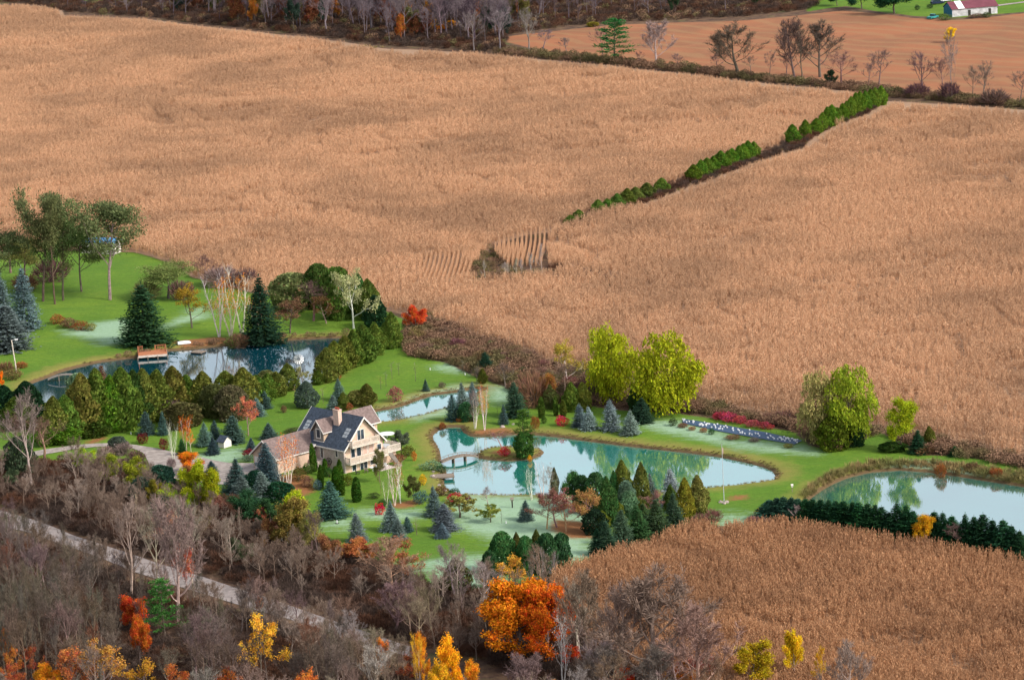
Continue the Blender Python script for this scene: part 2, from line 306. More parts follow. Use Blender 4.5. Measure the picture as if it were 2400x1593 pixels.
def t_willow(seed, h=12, w=12, n=1500):
    r = np.random.default_rng(seed); T, B, tips = skeleton(r, h*.8, trunk=.18, limbs=9, sub=4, sub2=2, spread=.8, r0=.4)
    C = []
    for k in range(26):                  # billowing heads spread over an egg from the ground to the top
        zz = -.92+1.86*(k+.5)/26; a = k*2.4+r.random()*.5; q = math.sqrt(1-zz*zz)*(.66 if zz > -.3 else .58)*(.72+.5*r.random())
        C.append((math.cos(a)*q*w/2, math.sin(a)*q*w/2, h*(.5+zz*.37+.05*r.normal()), (.12+.12*r.random())*w*.72))
    C += [(w*.06, 0, h*.5, w*.25), (0, w*.05, h*.3, w*.24)]
    Q = []
    for i in range(n):
        cx, cy, cz, s = C[r.integers(len(C))]; d = nrm(r.normal(size=3)); d[2] = abs(d[2]) if r.random() < .75 else d[2]
        p = np.array([cx, cy, cz])+d*s*(.7+.35*r.random()); ln = .7+1.3*r.random(); m_ = 6
        t = np.linspace(0, 1, m_); out = np.array([d[0], d[1], 0])*.5
        pts = p+np.outer(t, out)*ln*.5+np.outer(t**1.3, [0, 0, -ln])+r.normal(size=(m_, 3))*.15
        pts[:, 2] = np.where(pts[:, 2] < .4, .4+r.random(m_)*1.2, pts[:, 2])
        Q.append(leafq(pts, .5, .26, r, nrm(np.array([0, 0, -1.])+out*.6+r.normal(size=(m_, 3))*.5)))
    return dict(trunk=cat(T), crown=norm_tree([cat(Q)], h, w, 97)[0])
def t_spruce(seed, h=8, w=4.6, pw=.85, dens=1.0):
    r = np.random.default_rng(seed); P = []; T = []; L = []; nl = int(27)
    for i in range(nl):
        z = h*(.03+.95*(i/nl)**1.02); R = w/2*1.12*(1-(z/h)**1.25)**pw*(.8+.34*r.random())+.08; ax = r.random()*6.3; nb = max(7, int((12+R*6)*dens))
        for a in np.arange(nb)*2*math.pi/nb+r.random()*6: 
            a += r.normal()*.12; Rb = R*(.78+.34*r.random())*(1+.13*math.cos(a-ax)); nn = max(2, int(Rb/.2)); s = (np.arange(nn)+.6)/nn
            s = s[s > .25] if nn > 4 else s; nn = len(s)
            d = np.array([math.cos(a), math.sin(a), 0]); perp = np.array([-d[1], d[0], 0])
            drop = -.28*Rb*s+.16*Rb*s**3
            base = np.outer(s*Rb, d)+np.array([0, 0, z])+np.outer(drop, [0, 0, 1])
            for sg in (-1, 1):
                P.append(base+perp*sg*.07+r.normal(size=(nn, 3))*.05); T.append(nrm(d+perp*sg*.75+r.normal(size=(nn, 3))*.2+np.array([0, 0, .05]))); L.append(.34*(1.1-.4*s))
    P = np.concatenate(P); T = np.concatenate(T); L = np.concatenate(L)
    up = np.tile([0, 0, 1.], (len(P), 1))+r.normal(size=(len(P), 3))*.35
    Q = leafq(P, L, .23, r, T, up); top = leafq(np.array([[0, 0, h]]*4)+r.normal(size=(4, 3))*.03, .4, .08, r, np.tile([0, 0, 1.], (4, 1)))
    return dict(trunk=tube([(0, 0, 0), (0, 0, h*.5), (0, 0, h*.97)], [.16, .09, .02], 5), crown=cat([Q, top]))
def t_cedar(seed, h=7, w=3.6, n=3600, prof=0, lump=.14, base=.0):
    r = np.random.default_rng(seed); z = r.random(n)*(1-base)+base; th = r.random(n)*2*math.pi
    ph = r.random(8)*6.3
    if prof == 0: R = np.minimum(1, (1-z)*1.9)**.75*np.minimum(1, .62+z*2.2)       # plump cone
    elif prof == 1: R = np.clip(1-z**3.2, 0, 1)**.6*np.minimum(1, .75+z)            # column
    else: R = np.where(z < .45, .8+.2*z/.45, np.sqrt(np.clip(1-(2*z-.9)**2/1.25, 0, 1)))                            # egg
    lm = 1+lump*(np.sin(th*3+ph[0]+z*9)+np.sin(th*5+ph[1]-z*14)*.7+np.sin(z*23+ph[2]+th*2)*.6)
    rad = R*lm*w/2*(1-.35*r.random(n)**2.5)
    P = np.stack([np.cos(th)*rad, np.sin(th)*rad, z*h], 1)
    o = np.stack([np.cos(th), np.sin(th), np.zeros(n)], 1)
    t = nrm(o*.55+np.array([0, 0, 1.])+r.normal(size=(n, 3))*.38)
    Q = leafq(P, .42, .26, r, t, nrm(o+r.normal(size=(n, 3))*.5))
    return dict(trunk=tube([(0, 0, 0), (0, 0, h*.5), (0, 0, h*.9)], [.13, .08, .02], 5), crown=Q)
def t_pine(seed, h=12, w=7):
    r = np.random.default_rng(seed); P = []; T = [tube([(0, 0, 0), (.1, 0, h*.5), (0, .1, h*.97)], [.22, .14, .03], 6)]; D = []
    for i in range(34):
        z = h*(.18+.8*i/34); R = w/2*(1-(z/h-.18)**1.6)*(.55+.6*r.random())*(.4 if i > 31 else 1); a = i*2.4+r.normal()*.3
        d = np.array([math.cos(a), math.sin(a), .22]); e = d*R+np.array([0, 0, z]); T.append(tube([(0, 0, z), e], [.05, .02], 3))
        for s in np.arange(.35, 1.02, .11):
            c = np.array([0, 0, z])+d*R*s; q = r.normal(size=(13, 3))*np.array([.38, .38, .15]); P.append(c+q); D.append(nrm(q+d*.4+np.array([0, 0, .3])))
    return dict(trunk=cat(T), crown=norm_tree([leafq(np.concatenate(P), .42, .16, r, np.concatenate(D))], h, w)[0])
def t_locust(seed, h=14, w=6):           # open crown of feathery layers high on dark limbs
    r = np.random.default_rng(seed); T, B, tips = skeleton(r, h, trunk=.32, limbs=9, sub=4, sub2=3, spread=.85, upw=.25, r0=.28); P = []
    for p, d, l in tips:
        if r.random() < .05: continue
        c = p+d*l*.5; q = r.normal(size=(75, 3))*np.array([.85, .85, .36]); P.append(c+q)
    P = np.concatenate(P); L = leafq(P, .42, .22, r)
    tr, c_ = norm_tree([cat(T+B), L], h, w); return dict(trunk=tr, crown=c_)
def t_birch(seed, h=11, w=5, stems=3, leaf=0, dens=5):
    r = np.random.default_rng(seed); T = []; tips = []
    for s in range(stems):
        a = s*2*math.pi/stems+r.random(); d = np.array([math.cos(a)*.22, math.sin(a)*.22, 1.]); p = np.array([math.cos(a)*.15, math.sin(a)*.15, 0]); pts = [p]
        H = h*(.8+.2*r.random())
        for i in range(8): d = nrm(d+r.normal(size=3)*.06+np.array([0, 0, .1])); p = p+d*H/8; pts.append(p)
        pts = np.array(pts); T.append(tube(pts, np.linspace(.15, .025, 9), 5))
        for i in range(13):
            k = 2+i*.45; j = int(min(k, 7)); q = pts[j]+(pts[j+1]-pts[j])*(k-j); az = i*2.4+r.random(); dd = nrm(np.array([math.cos(az)*.6, math.sin(az)*.6, .85])); L = h*.2*(1.3-i*.05)
            bp = np.array([q, q+dd*L*.5, q+nrm(dd+[0, 0, .5])*L]); T.append(tube(bp, [.045, .03, .012], 3)); tips += [(bp[1], dd, L*.4), (bp[2], dd, L*.3), (bp[1]*.5+bp[2]*.5, dd, L*.3)]
    C = [twigs(r, tips, dens, .7, .025, .1)]
    if leaf:
        P = np.concatenate([p+d*l*.4+r.normal(size=(leaf, 3))*.32 for p, d, l in tips]); C.append(leafq(P, .26, .2, r))
    a, b = norm_tree([cat(T), cat(C)], h, w); return dict(trunk=a, crown=b)
def t_shrub(seed, h=2.2, w=2.8, n=900, twig=0, round_=1, size=.2):
    r = np.random.default_rng(seed); d = nrm(r.normal(size=(n, 3))); d[:, 2] = np.abs(d[:, 2]); rad = (r.random(n)**.22)[:, None]
    lm = 1+.12*np.sin(d[:, :1]*5+seed)+.12*np.sin(d[:, 1:2]*7+seed*2)+.08*np.sin(d[:, 2:]*9)
    d[:, 2] = np.where(r.random(n) < .35, -d[:, 2], d[:, 2]); P = d*rad*lm*np.array([w/2, w/2, h*.52])+[0, 0, h*.46]; P[:, 2] = np.maximum(P[:, 2], .04)
    if twig: Q = leafq(P*.8, .75, .05, r, nrm(d+[0, 0, .8]+r.normal(size=(n, 3))*.3))
    else: Q = leafq(P, size*(.7+.6*r.random(n)), size*.8, r)
    st = [tube([(0, 0, 0), (math.cos(a)*w*.25, math.sin(a)*w*.25, h*.65)], [.05, .02], 3) for a in np.arange(6)*1.05]
    return dict(trunk=cat(st), crown=Q)
def t_apple(seed, h=4, w=4.5):
    d = t_leafy(seed, h, w, per=22, size=.24, cr=.35, trunk=.15, limbs=8, sub=4, sub2=3, spread=1.1, r0=.1); return d
def t_sapling(seed, h=3, w=1.2):
    r = np.random.default_rng(seed); tips = [(np.array([0, 0, z]), nrm(np.array([math.cos(z*7), math.sin(z*7), .9])), .4) for z in np.arange(1.2, 2.8, .25)]
    return dict(trunk=tube([(0, 0, 0), (0, 0, 1.2), (.03, 0, 2.9)], [.05, .035, .012], 4), crown=norm_tree([twigs(r, tips, 5, .5, .025)], h, w)[0])
NOM = {}; LIB = {}
def reg(kind, hw, name, category, variants):
    NOM[kind] = (hw, name, category)
    LIB[kind] = [{k: mesh_quads(name+'_'+k, q, M_BARK if (k == 'trunk' or (kind in ('bare', 'wide', 'sapling', 'poplar', 'pbirch') and k == 'crown')) else M_FOL) for k, q in v.items()} for v in variants]
reg('bare', (12, 8), 'bare_tree', 'tree', [t_bare(s, trunk=.28+.1*(s % 3), spread=.6+.1*(s % 4), upw=.75, dens=8, limbs=9, r0=.26) for s in range(6)])
reg('wide', (14, 13), 'bare_tree', 'tree', [t_bare(20+s, 14, 13, 9, .065, trunk=.2, limbs=12, sub=8, sub2=5, spread=.85, upw=.85, r0=.35) for s in range(3)])
reg('leafy', (12, 9), 'leafy_tree', 'tree', [t_leafy(30+s, 12, 9, per=52, cr=1.15, flat=.95, size=.36, trunk=.14, sub2=5, limbs=9, spread=.85) for s in range(3)])
reg('oak', (14, 15), 'oak_tree', 'tree', [t_leafy(40, 14, 15, per=60, size=.36, cr=1.15, flat=.8, trunk=.12, limbs=14, sub=7, sub2=4, spread=1.15, r0=.4)])
reg('thin', (11, 7), 'leafy_tree', 'tree', [t_leafy(45+s, 11, 7, per=18, size=.3, cr=.9, trunk=.22, sub2=4) for s in range(3)])
reg('willow', (12, 12), 'willow_tree', 'tree', [t_willow(50+s) for s in range(2)])
reg('spruce', (8, 4.6), 'spruce_tree', 'tree', [t_spruce(60+s, pw=(.85, .72, .98, .8, 1.05)[s]) for s in range(5)])
reg('cedar', (7, 3.6), 'cedar_tree', 'tree', [t_cedar(70+s) for s in range(4)])
reg('column', (6, 1.3), 'columnar_cedar', 'tree', [t_cedar(80, 6, 1.3, 1700, 1, .06), t_cedar(81, 6, 1.3, 1700, 1, .08)])
reg('egg', (5, 4), 'evergreen_tree', 'tree', [t_cedar(85+s, 5, 4, 3000, 2, .12) for s in range(2)])
reg('pine', (12, 7), 'pine_tree', 'tree', [t_pine(90+s) for s in range(2)])
reg('locust', (14, 6), 'locust_tree', 'tree', [t_locust(95+s) for s in range(4)])
reg('birch', (11, 5), 'birch_tree', 'tree', [t_birch(100, leaf=5), t_birch(101, stems=2, leaf=5), t_birch(102, stems=3, leaf=5)])
reg('pbirch', (11, 5), 'birch_tree', 'tree', [t_birch(105, stems=3), t_birch(106, stems=2)])
reg('poplar', (13, 4), 'bare_tree', 'tree', [t_bare(110+s, 13, 4, 9, trunk=.2, spread=.35, upw=.8, r0=.18) for s in range(3)])
reg('shrub', (2.2, 2.8), 'shrub', 'shrub', [t_shrub(120+s) for s in range(4)])
reg('tshrub', (2.2, 2.8), 'twiggy_shrub', 'shrub', [t_shrub(130+s, twig=1, n=700) for s in range(3)])
reg('apple', (4, 4.5), 'fruit_tree', 'tree', [t_apple(140)])
reg('sapling', (3, 1.2), 'sapling', 'sapling', [t_sapling(150), t_sapling(151)])
C = dict(blue=(.19, .27, .255), dblue=(.10, .175, .165), green=(.055, .15, .05), dark=(.022, .065, .04), cedar=(.135, .205, .035), olive=(.19, .21, .06), brownced=(.20, .215, .045),
 grass=(.15, .26, .03), lime=(.37, .45, .02), limed=(.30, .34, .03), yellow=(.75, .46, .02), gold=(.72, .33, .02), orange=(.72, .21, .018), redor=(.62, .11, .025), red=(.55, .015, .035), wine=(.22, .03, .035),
 rust=(.36, .13, .045), brown=(.22, .125, .07), purple=(.17, .095, .085), pink=(.60, .22, .13), grey=(.27, .215, .19), dgrey=(.15, .115, .10), pale=(.46, .40, .34), white=(.72, .66, .58), bark=(.13, .095, .07),
 oliveg=(.24, .24, .10), pgreen=(.16, .25, .14), bluedk=(.07, .085, .12), mauve=(.30, .215, .20), feather=(.155, .19, .075), green2=(.07, .165, .05), hedge=(.022, .062, .03), tan=(.42, .28, .16))
CNT = {}
def plant(kind, x, yt, yb, w, col, label=None, tcol=None, group=None, var=None, zoff=0, rnd=True):
    """x, top, base and width as seen in the picture: gives the real place, height and spread."""
    g = G(x, yb); s = PXM(g); z = float(zground(g[:2])[0])
    if kind == 'locust' and yb > 655: w *= 1.35
    if kind in ('cedar', 'egg') and x < 960 and yb > 840: w *= 1.28
    if kind == 'spruce' and not 1780 < x: w *= 1.18
    w *= random.uniform(.92, 1.1)
    if z < WZ+.05: z = WZ+.05
    h = (yb-yt)/s/cp; wd = w/s; (nh, nw), name, category = NOM[kind]
    k = CNT.get(kind, 0); CNT[kind] = k+1; V = LIB[kind][(k if var is None else var) % len(LIB[kind])]
    e = add(name, None, loc=(g[0], g[1], z+zoff)); e.empty_display_size = .5
    e.rotation_euler = (random.gauss(0, .02), random.gauss(0, .02), random.uniform(0, 6.28))
    e.scale = (wd/nw, wd/nw*random.uniform(.9, 1.1), h/nh); tag(e, label, category, group)
    c = C[col] if isinstance(col, str) else col
    tc = C.get(tcol, None) if tcol else ((.14, .11, .09) if kind not in ('bare', 'wide', 'poplar') else c)
    if kind in ('birch', 'pbirch'): tc = C[tcol] if tcol else C['white']
    j = [1+random.uniform(-.10, .10) for _ in range(3)] if rnd else [1, 1, 1]
    kb = ((1.4, .88) if g[1] < 900 else (1.05, .92)) if kind in ('bare', 'wide', 'poplar') else (1, .5) if kind == 'pbirch' else (1, 1)     # bark of the stem is paler than the twigs
    add('trunk' if kind not in ('shrub', 'tshrub') else 'stems', V['trunk'], e, col=tuple(a*b*kb[0] for a, b in zip(tc, j))); add('crown' if kind not in ('shrub', 'tshrub') else 'foliage', V['crown'], e, col=tuple(a*b*kb[1] for a, b in zip(c, j)))
    return e
ORD = ['first','second','third','fourth','fifth','sixth','seventh','eighth','ninth','tenth','eleventh','twelfth','thirteenth','fourteenth','fifteenth','sixteenth','seventeenth','eighteenth','nineteenth','twentieth','twenty-first','twenty-second','twenty-third','twenty-fourth','twenty-fifth','twenty-sixth','twenty-seventh','twenty-eighth','twenty-ninth','thirtieth']
# ------------------------------------------------------------------ instanced stuff
def stuff(name, P, scale, rot, sources, label, category, kinds=None):
    me = bpy.data.meshes.new(name); n_ = len(P); me.vertices.add(n_); me.vertices.foreach_set('co', np.asarray(P, np.float32).ravel())
    for nm, arr in (('sc', scale), ('rot', rot)):
        a = me.attributes.new(nm, 'FLOAT_VECTOR', 'POINT'); a.data.foreach_set('vector', np.asarray(arr, np.float32).ravel())
    a = me.attributes.new('kk', 'INT', 'POINT'); a.data.foreach_set('value', (rng.integers(0, len(sources), n_) if kinds is None else kinds).astype(np.int32))
    o = add(name, me); tag(o, label, category, kind='stuff')
    ng = bpy.data.node_groups.new(name, 'GeometryNodeTree')
    ng.interface.new_socket('Geometry', in_out='INPUT', socket_type='NodeSocketGeometry'); ng.interface.new_socket('Geometry', in_out='OUTPUT', socket_type='NodeSocketGeometry')
    i = ng.nodes.new('NodeGroupInput'); out = ng.nodes.new('NodeGroupOutput'); ip = ng.nodes.new('GeometryNodeInstanceOnPoints')
    jn = ng.nodes.new('GeometryNodeJoinGeometry')
    for s_ in reversed(sources):
        oi = ng.nodes.new('GeometryNodeObjectInfo'); oi.inputs['Object'].default_value = s_; oi.inputs['As Instance'].default_value = True
        ng.links.new(oi.outputs['Geometry'], jn.inputs[0])
    def at(nm, t):
        x = ng.nodes.new('GeometryNodeInputNamedAttribute'); x.data_type = t; x.inputs[0].default_value = nm; return x.outputs[0]
    ng.links.new(i.outputs[0], ip.inputs['Points']); ng.links.new(jn.outputs[0], ip.inputs['Instance']); ip.inputs['Pick Instance'].default_value = True
    ng.links.new(at('kk', 'INT'), ip.inputs['Instance Index'])
    er = ng.nodes.new('FunctionNodeEulerToRotation'); ng.links.new(at('rot', 'FLOAT_VECTOR'), er.inputs[0]); ng.links.new(er.outputs[0], ip.inputs['Rotation'])
    ng.links.new(at('sc', 'FLOAT_VECTOR'), ip.inputs['Scale']); ng.links.new(ip.outputs[0], out.inputs[0])
    md = o.modifiers.new('scatter', 'NODES'); md.node_group = ng; return o
def src(name, Q, mat):
    return bpy.data.objects.new(name, mesh_quads(name, Q, mat))
def corn_clump(seed, n=5, wid=1.2, h=2.4):
    r = np.random.default_rng(seed); Q = []
    for i in range(n):
        b = np.array([(r.random()-.5)*wid, (r.random()-.5)*wid, 0]); hh = h*(.85+.25*r.random()); ln = r.normal(size=2)*.12
        t = np.array([b, b+[ln[0], ln[1], hh]])
        Q.append(leafq(np.array([b+[ln[0]/2, ln[1]/2, hh/2]]*2), hh, .10, r, np.tile(nrm(t[1]-t[0]), (2, 1))))
        P = []; T = []
        for j in range(7):
            z = hh*(.35+.6*j/7); a = r.random()*6.3; P.append(b+[math.cos(a)*.22, math.sin(a)*.22, z]); T.append([math.cos(a), math.sin(a), 1.15+r.normal()*.8])
        Q.append(leafq(np.array(P), .55, .10, r, nrm(np.array(T)))); Q.append(leafq(np.array([b+[ln[0], ln[1], hh]]*2), .4, .1, r, nrm(np.array([[.2, 0, 1.], [-.2, .1, 1.]]))))
    return cat(Q)
def jgrid(poly, step, r, jit=.9, bounds=None):
    lo = poly.min(0); hi = poly.max(0)
    lo = np.maximum(lo, [-240, 440]); hi = np.minimum(hi, [240, 1420])
    xs = np.arange(lo[0], hi[0], step); ys = np.arange(lo[1], hi[1], step)
    P = np.stack(np.meshgrid(xs, ys), -1).reshape(-1, 2); P = P+(r.random(P.shape)-.5)*step*jit
    # keep what the picture can see, with a margin for other viewpoints
    q = np.concatenate([P, np.zeros((len(P), 1))], 1)-CC; w = q@FW; u = F*(q@RT)/w; P = P[np.abs(u) < 1200+170]
    return P[sdf(P, poly) > 0]
exec_parts = []
# ------------------------------------------------------------------ ground sheet
def axis(lo, hi, step, far_lo, far_hi, g=1.13, mids=()):
    a = [lo]; s = step
    while a[0] > far_lo: s *= g; a.insert(0, a[0]-s)
    b = list(np.arange(lo+step, hi, step)); 
    for h2, st in mids: b += list(np.arange(b[-1]+st, h2, st)); step = st
    s = step
    while b[-1] < far_hi: s *= g; b.append(b[-1]+s)
    return np.array(a+b)
xs = axis(-118, 118, .8, -4000, 4000); ys = axis(478, 850, 1.15, -300, 9000, mids=((1400, 3.2),))
GX, GY = np.meshgrid(xs, ys); GP = np.stack([GX.ravel(), GY.ravel()], 1)
ps = pond_sdf(GP); s_lawn = np.maximum.reduce([sdf(GP, gLAWN), sdf(GP, gYARD), sdf(GP, gYARD2)])
s_isl = sdf(GP, gISL)
s_corn = np.maximum.reduce([sdf(GP, gFAR), sdf(GP, gNEAR), sdf(GP, gFARF)]); s_soil = sdf(GP, gSOIL)
s_frost = np.maximum.reduce([sdf(GP, c) for c in gFROST])
P_LIT = [[(920,1178),(975,1170),(985,1180),(950,1190),(915,1188)],[(1300,1215),(1400,1225),(1395,1262),(1330,1262),(1290,1240)],[(1100,1010),(1180,1002),(1220,1012),(1170,1022),(1105,1021)],[(640,1125),(720,1120),(740,1150),(690,1170),(650,1160)],[(1715,1160),(1750,1158),(1748,1168),(1710,1170)],[(400,800),(510,790),(560,795),(520,808),(430,815)],[(1160,1056),(1190,1053),(1210,1066),(1150,1062)],[(200,1035),(240,1022),(250,1028),(215,1042)]]
s_lit = np.maximum.reduce([sdf(GP, gp(c)) for c in P_LIT])
GZ = zground(GP, ps)
nx, ny = len(xs), len(ys); idx = np.arange(nx*ny).reshape(ny, nx)
FA = np.stack([idx[:-1, :-1], idx[:-1, 1:], idx[1:, 1:], idx[1:, :-1]], -1).reshape(-1, 4)
def favg(a): return a[FA].mean(1)
fl, fc, fs, fp = favg(s_lawn), favg(s_corn), favg(s_soil), favg(ps)
cls = np.where(fl > 0, 1, np.where(fs > 0, 2, np.where(fc > 0, 3, 0))); cls = np.where(fp > -.9, 4, cls)
V3 = np.stack([GP[:, 0], GP[:, 1], GZ], 1)
for ci, nm in enumerate(('ground', 'lawn', 'ploughed_field', 'field', 'pond_bank')):
    f = FA[cls == ci]; used, inv = np.unique(f, return_inverse=True); inv = inv.reshape(-1, 4)
    me = bpy.data.meshes.new(nm); me.vertices.add(len(used)); me.vertices.foreach_set('co', V3[used].astype(np.float32).ravel())
    me.loops.add(inv.size); me.loops.foreach_set('vertex_index', inv.astype(np.int32).ravel())
    me.polygons.add(len(inv)); me.polygons.foreach_set('loop_start', np.arange(0, inv.size, 4, dtype=np.int32)); me.polygons.foreach_set('use_smooth', np.ones(len(inv), bool))
    me.materials.append(M_LAND)
    for an, arr in (('s_lawn', s_lawn), ('s_corn', s_corn), ('s_soil', s_soil), ('s_frost', s_frost), ('s_pond', ps), ('s_litter', s_lit)):
        at_ = me.attributes.new(an, 'FLOAT', 'POINT'); at_.data.foreach_set('value', arr[used].astype(np.float32))
    me.update(calc_edges=True); tag(add(nm, me), kind='structure')
# water
M_W1 = mat_water('turquoise_water', (.03, .34, .27), .70); M_W2 = mat_water('deep_water', (.003, .055, .08), .56); M_W3 = mat_water('green_water', (.05, .24, .19), .70)
for nm, poly, mt in (('pond', gMAIN, M_W1), ('pond', gCAN, M_W1), ('pond', gLEFT, M_W2), ('pond', gRIGHT, M_W3)):
    lo, hi = poly.min(0)-2, poly.max(0)+2; X = np.arange(lo[0], hi[0], 1.0); Y = np.arange(lo[1], hi[1], 1.0)
    XX, YY = np.meshgrid(X, Y); Q = np.stack([XX.ravel(), YY.ravel()], 1); s_ = sdf(Q, poly); ii = np.arange(len(Q)).reshape(XX.shape)
    fa = np.stack([ii[:-1, :-1], ii[:-1, 1:], ii[1:, 1:], ii[1:, :-1]], -1).reshape(-1, 4); fa = fa[s_[fa].max(1) > -.7]
    used, inv = np.unique(fa, return_inverse=True); me = mesh_vf(nm, np.concatenate([Q[used], np.full((len(used), 1), WZ)], 1), inv.reshape(-1, 4), mt)
    tag(add(nm, me), kind='structure')
# roads as ribbons
def ribbon(name, up, lo, mat , z=.09, n=140, kind='structure'):
    up = gp(up); lo = gp(lo)
    def res(p):
        d = np.r_[0, np.cumsum(np.linalg.norm(np.diff(p, axis=0), axis=1))]; t = np.linspace(0, d[-1], n); return np.stack([np.interp(t, d, p[:, k]) for k in (0, 1)], 1)
    a, b = res(up), res(lo); m_ = 5; V = []; Fc = []
    for j in range(m_+1):
        q = a+(b-a)*j/m_; V.append(np.concatenate([q, (zground(q)+z)[:, None]], 1))
    V = np.concatenate(V)
    for j in range(m_):
        for i in range(n-1): Fc.append((j*n+i, (j+1)*n+i, (j+1)*n+i+1, j*n+i+1))
    return tag(add(name, mesh_vf(name, V, Fc, mat)), kind=kind)
ribbon('road', [(-120,1150),(0,1195),(87,1220),(173,1254),(277,1289),(367,1320),(485,1355),(589,1389),(700,1427),(850,1478),(960,1513)], [(-120,1186),(0,1230),(69,1250),(190,1291),(312,1339),(415,1373),(519,1405),(623,1436),(700,1459),(850,1505),(960,1540)], M_ROAD)
ribbon('driveway', [(40,1068),(100,1054),(179,1043),(225,1040),(270,1039),(318,1043),(370,1050),(418,1061),(467,1070),(538,1087),(600,1094),(650,1100)], [(60,1075),(110,1064),(163,1054),(227,1047),(275,1046),(311,1049),(338,1062),(350,1090),(375,1112),(420,1124),(540,1140),(660,1128)], M_GRAVEL)
# ------------------------------------------------------------------ corn and other mass growth
r = np.random.default_rng(11)
CORN = [src('corn_clump', corn_clump(200+i, 5, 1.0), M_CORN) for i in range(4)]
CORN2 = [src('corn_clump_near', corn_clump(210+i, 5, 1.1, 2.4), M_CORN2) for i in range(4)]
def corn_height(P):
    a = vnoise(P, 22, 5); b = vnoise(P, 6, 6); n1 = vnoise(P, 38, 8)*.7+vnoise(P, 13, 9)*.3; mk = np.clip((vnoise(P, 30, 12)-.42)*5, 0, 1)
    ln = np.exp(-(((n1*6) % 1-.5)/.10)**2)                      # creases where rows dip
    return .88+.14*a+.10*b-.62*ln*mk-.4*np.clip((vnoise(P, 19, 15)-.84)*8, 0, 1)
def corn(name, poly, step, srcs, label):
    P = jgrid(poly, step, r)
    k = np.ones(len(P), bool)
    for c in gCUT+gROWS: k &= (sdf(P, c) < -1.2+3.4*vnoise(P, 3, 77)) | ((r.random(len(P)) < .05) if c is gCUT[2] else False)
    k &= pond_sdf(P) < -3
    if poly is gFAR:                                       # a weedy headland beside the last rows
        for q_ in (2.5, 5., 7.5, 10., 12.5, 15.): k &= (sdf(P+[0, q_], poly) > 0) | (P[:, 1] < 862)
    P = P[k]; h = corn_height(P)
    if poly is gFAR:
        R = []
        for c in gROWS:
            a = math.radians(6); d = np.array([math.sin(a), math.cos(a)]); lo, hi = c.min(0)-8, c.max(0)+8
            for x in np.arange(lo[0], hi[0], 1.02):
                for y in np.arange(lo[1], hi[1], .45): R.append((x+ (y-lo[1])*.03+1.0*math.sin((y-lo[1])/22.)+r.normal()*.05, y))
        R = np.array(R); kk = np.zeros(len(R), bool)
        for c in gROWS: kk |= sdf(R, c) > 0
        R = R[kk]; nP = len(P); P = np.concatenate([P, R]); h = np.concatenate([h, np.full(len(R), .78)]); wx = np.r_[np.ones(nP), np.full(len(R), .34)]
    else: wx = np.ones(len(P))
    z = zground(P, np.full(len(P), -9.))
    sc = np.stack([wx*(.85+.3*r.random(len(P)))]*2+[h*(.92+.16*r.random(len(P)))], 1)
    rot = np.stack([r.normal(size=len(P))*.05, r.normal(size=len(P))*.05, r.random(len(P))*6.3], 1)
    rot[wx < .5] *= .3
    print(name, len(P)); stuff(name, np.concatenate([P, z[:, None]], 1), sc, rot, srcs, label, 'corn field')
corn('corn_field', gFAR, 1.2, CORN, 'tall dry tan corn filling the wide field behind the house')
corn('corn_field', gNEAR, .92, CORN2, 'darker brown dry corn filling the near field at lower right')
def brushsrc(n, q, col):
    mt, nt, out = nodemat(n); nn = N(nt); g = nn.n('ShaderNodeNewGeometry'); oi = nn.n('ShaderNodeObjectInfo')
    f = nn.math('ADD', nn.math('MULTIPLY', g.outputs['Random Per Island'], .5), nn.math('MULTIPLY', oi.outputs['Random'], .5))
    c = nn.mix(f, tuple(k*.55 for k in col[0]), col[0])
    c = nn.mix(nn.mapr(nn.noise(nn.pos(), .12, 2), .42, .62), c, nn.mix(f, tuple(k*.55 for k in col[1]), col[1]))
    diffuse_out(nn, out, c, .95); return src(n, q, mt)
BR = [brushsrc('brush', t_shrub(300+i, 1.6, 2.2, 260, twig=i % 2, size=.26)['crown'], ((.30, .175, .11), (.19, .16, .07))) for i in range(3)]
UG = [brushsrc('undergrowth', t_shrub(310+i, 1.8, 2.6, 300, twig=1)['crown'], ((.105, .072, .058), (.15, .07, .042))) for i in range(3)]
TU = [brushsrc('grass_tuft', leafq(np.random.default_rng(i).normal(size=(60, 3))*[.35, .35, .12]+[0, 0, .28], .6, .05, np.random.default_rng(i), nrm(np.random.default_rng(i).normal(size=(60, 3))*[.4, .4, .2]+[0, 0, 1])), ((.38, .27, .12), (.22, .21, .07))) for i in range(3)]
def scatter(name, poly, step, srcs, label, category, s0=.7, s1=1.3, zs=1.0, keep=None):
    P = jgrid(gp(poly) if isinstance(poly, list) else poly, step, r, 1.0)
    P = P[pond_sdf(P) < -.15]
    if keep is not None: P = P[keep(P)]
    z = zground(P); s = s0+(s1-s0)*r.random(len(P))
    return stuff(name, np.concatenate([P, z[:, None]], 1), np.stack([s, s, s*zs], 1), np.stack([0*s, 0*s, r.random(len(P))*6.3], 1), srcs, label, category)
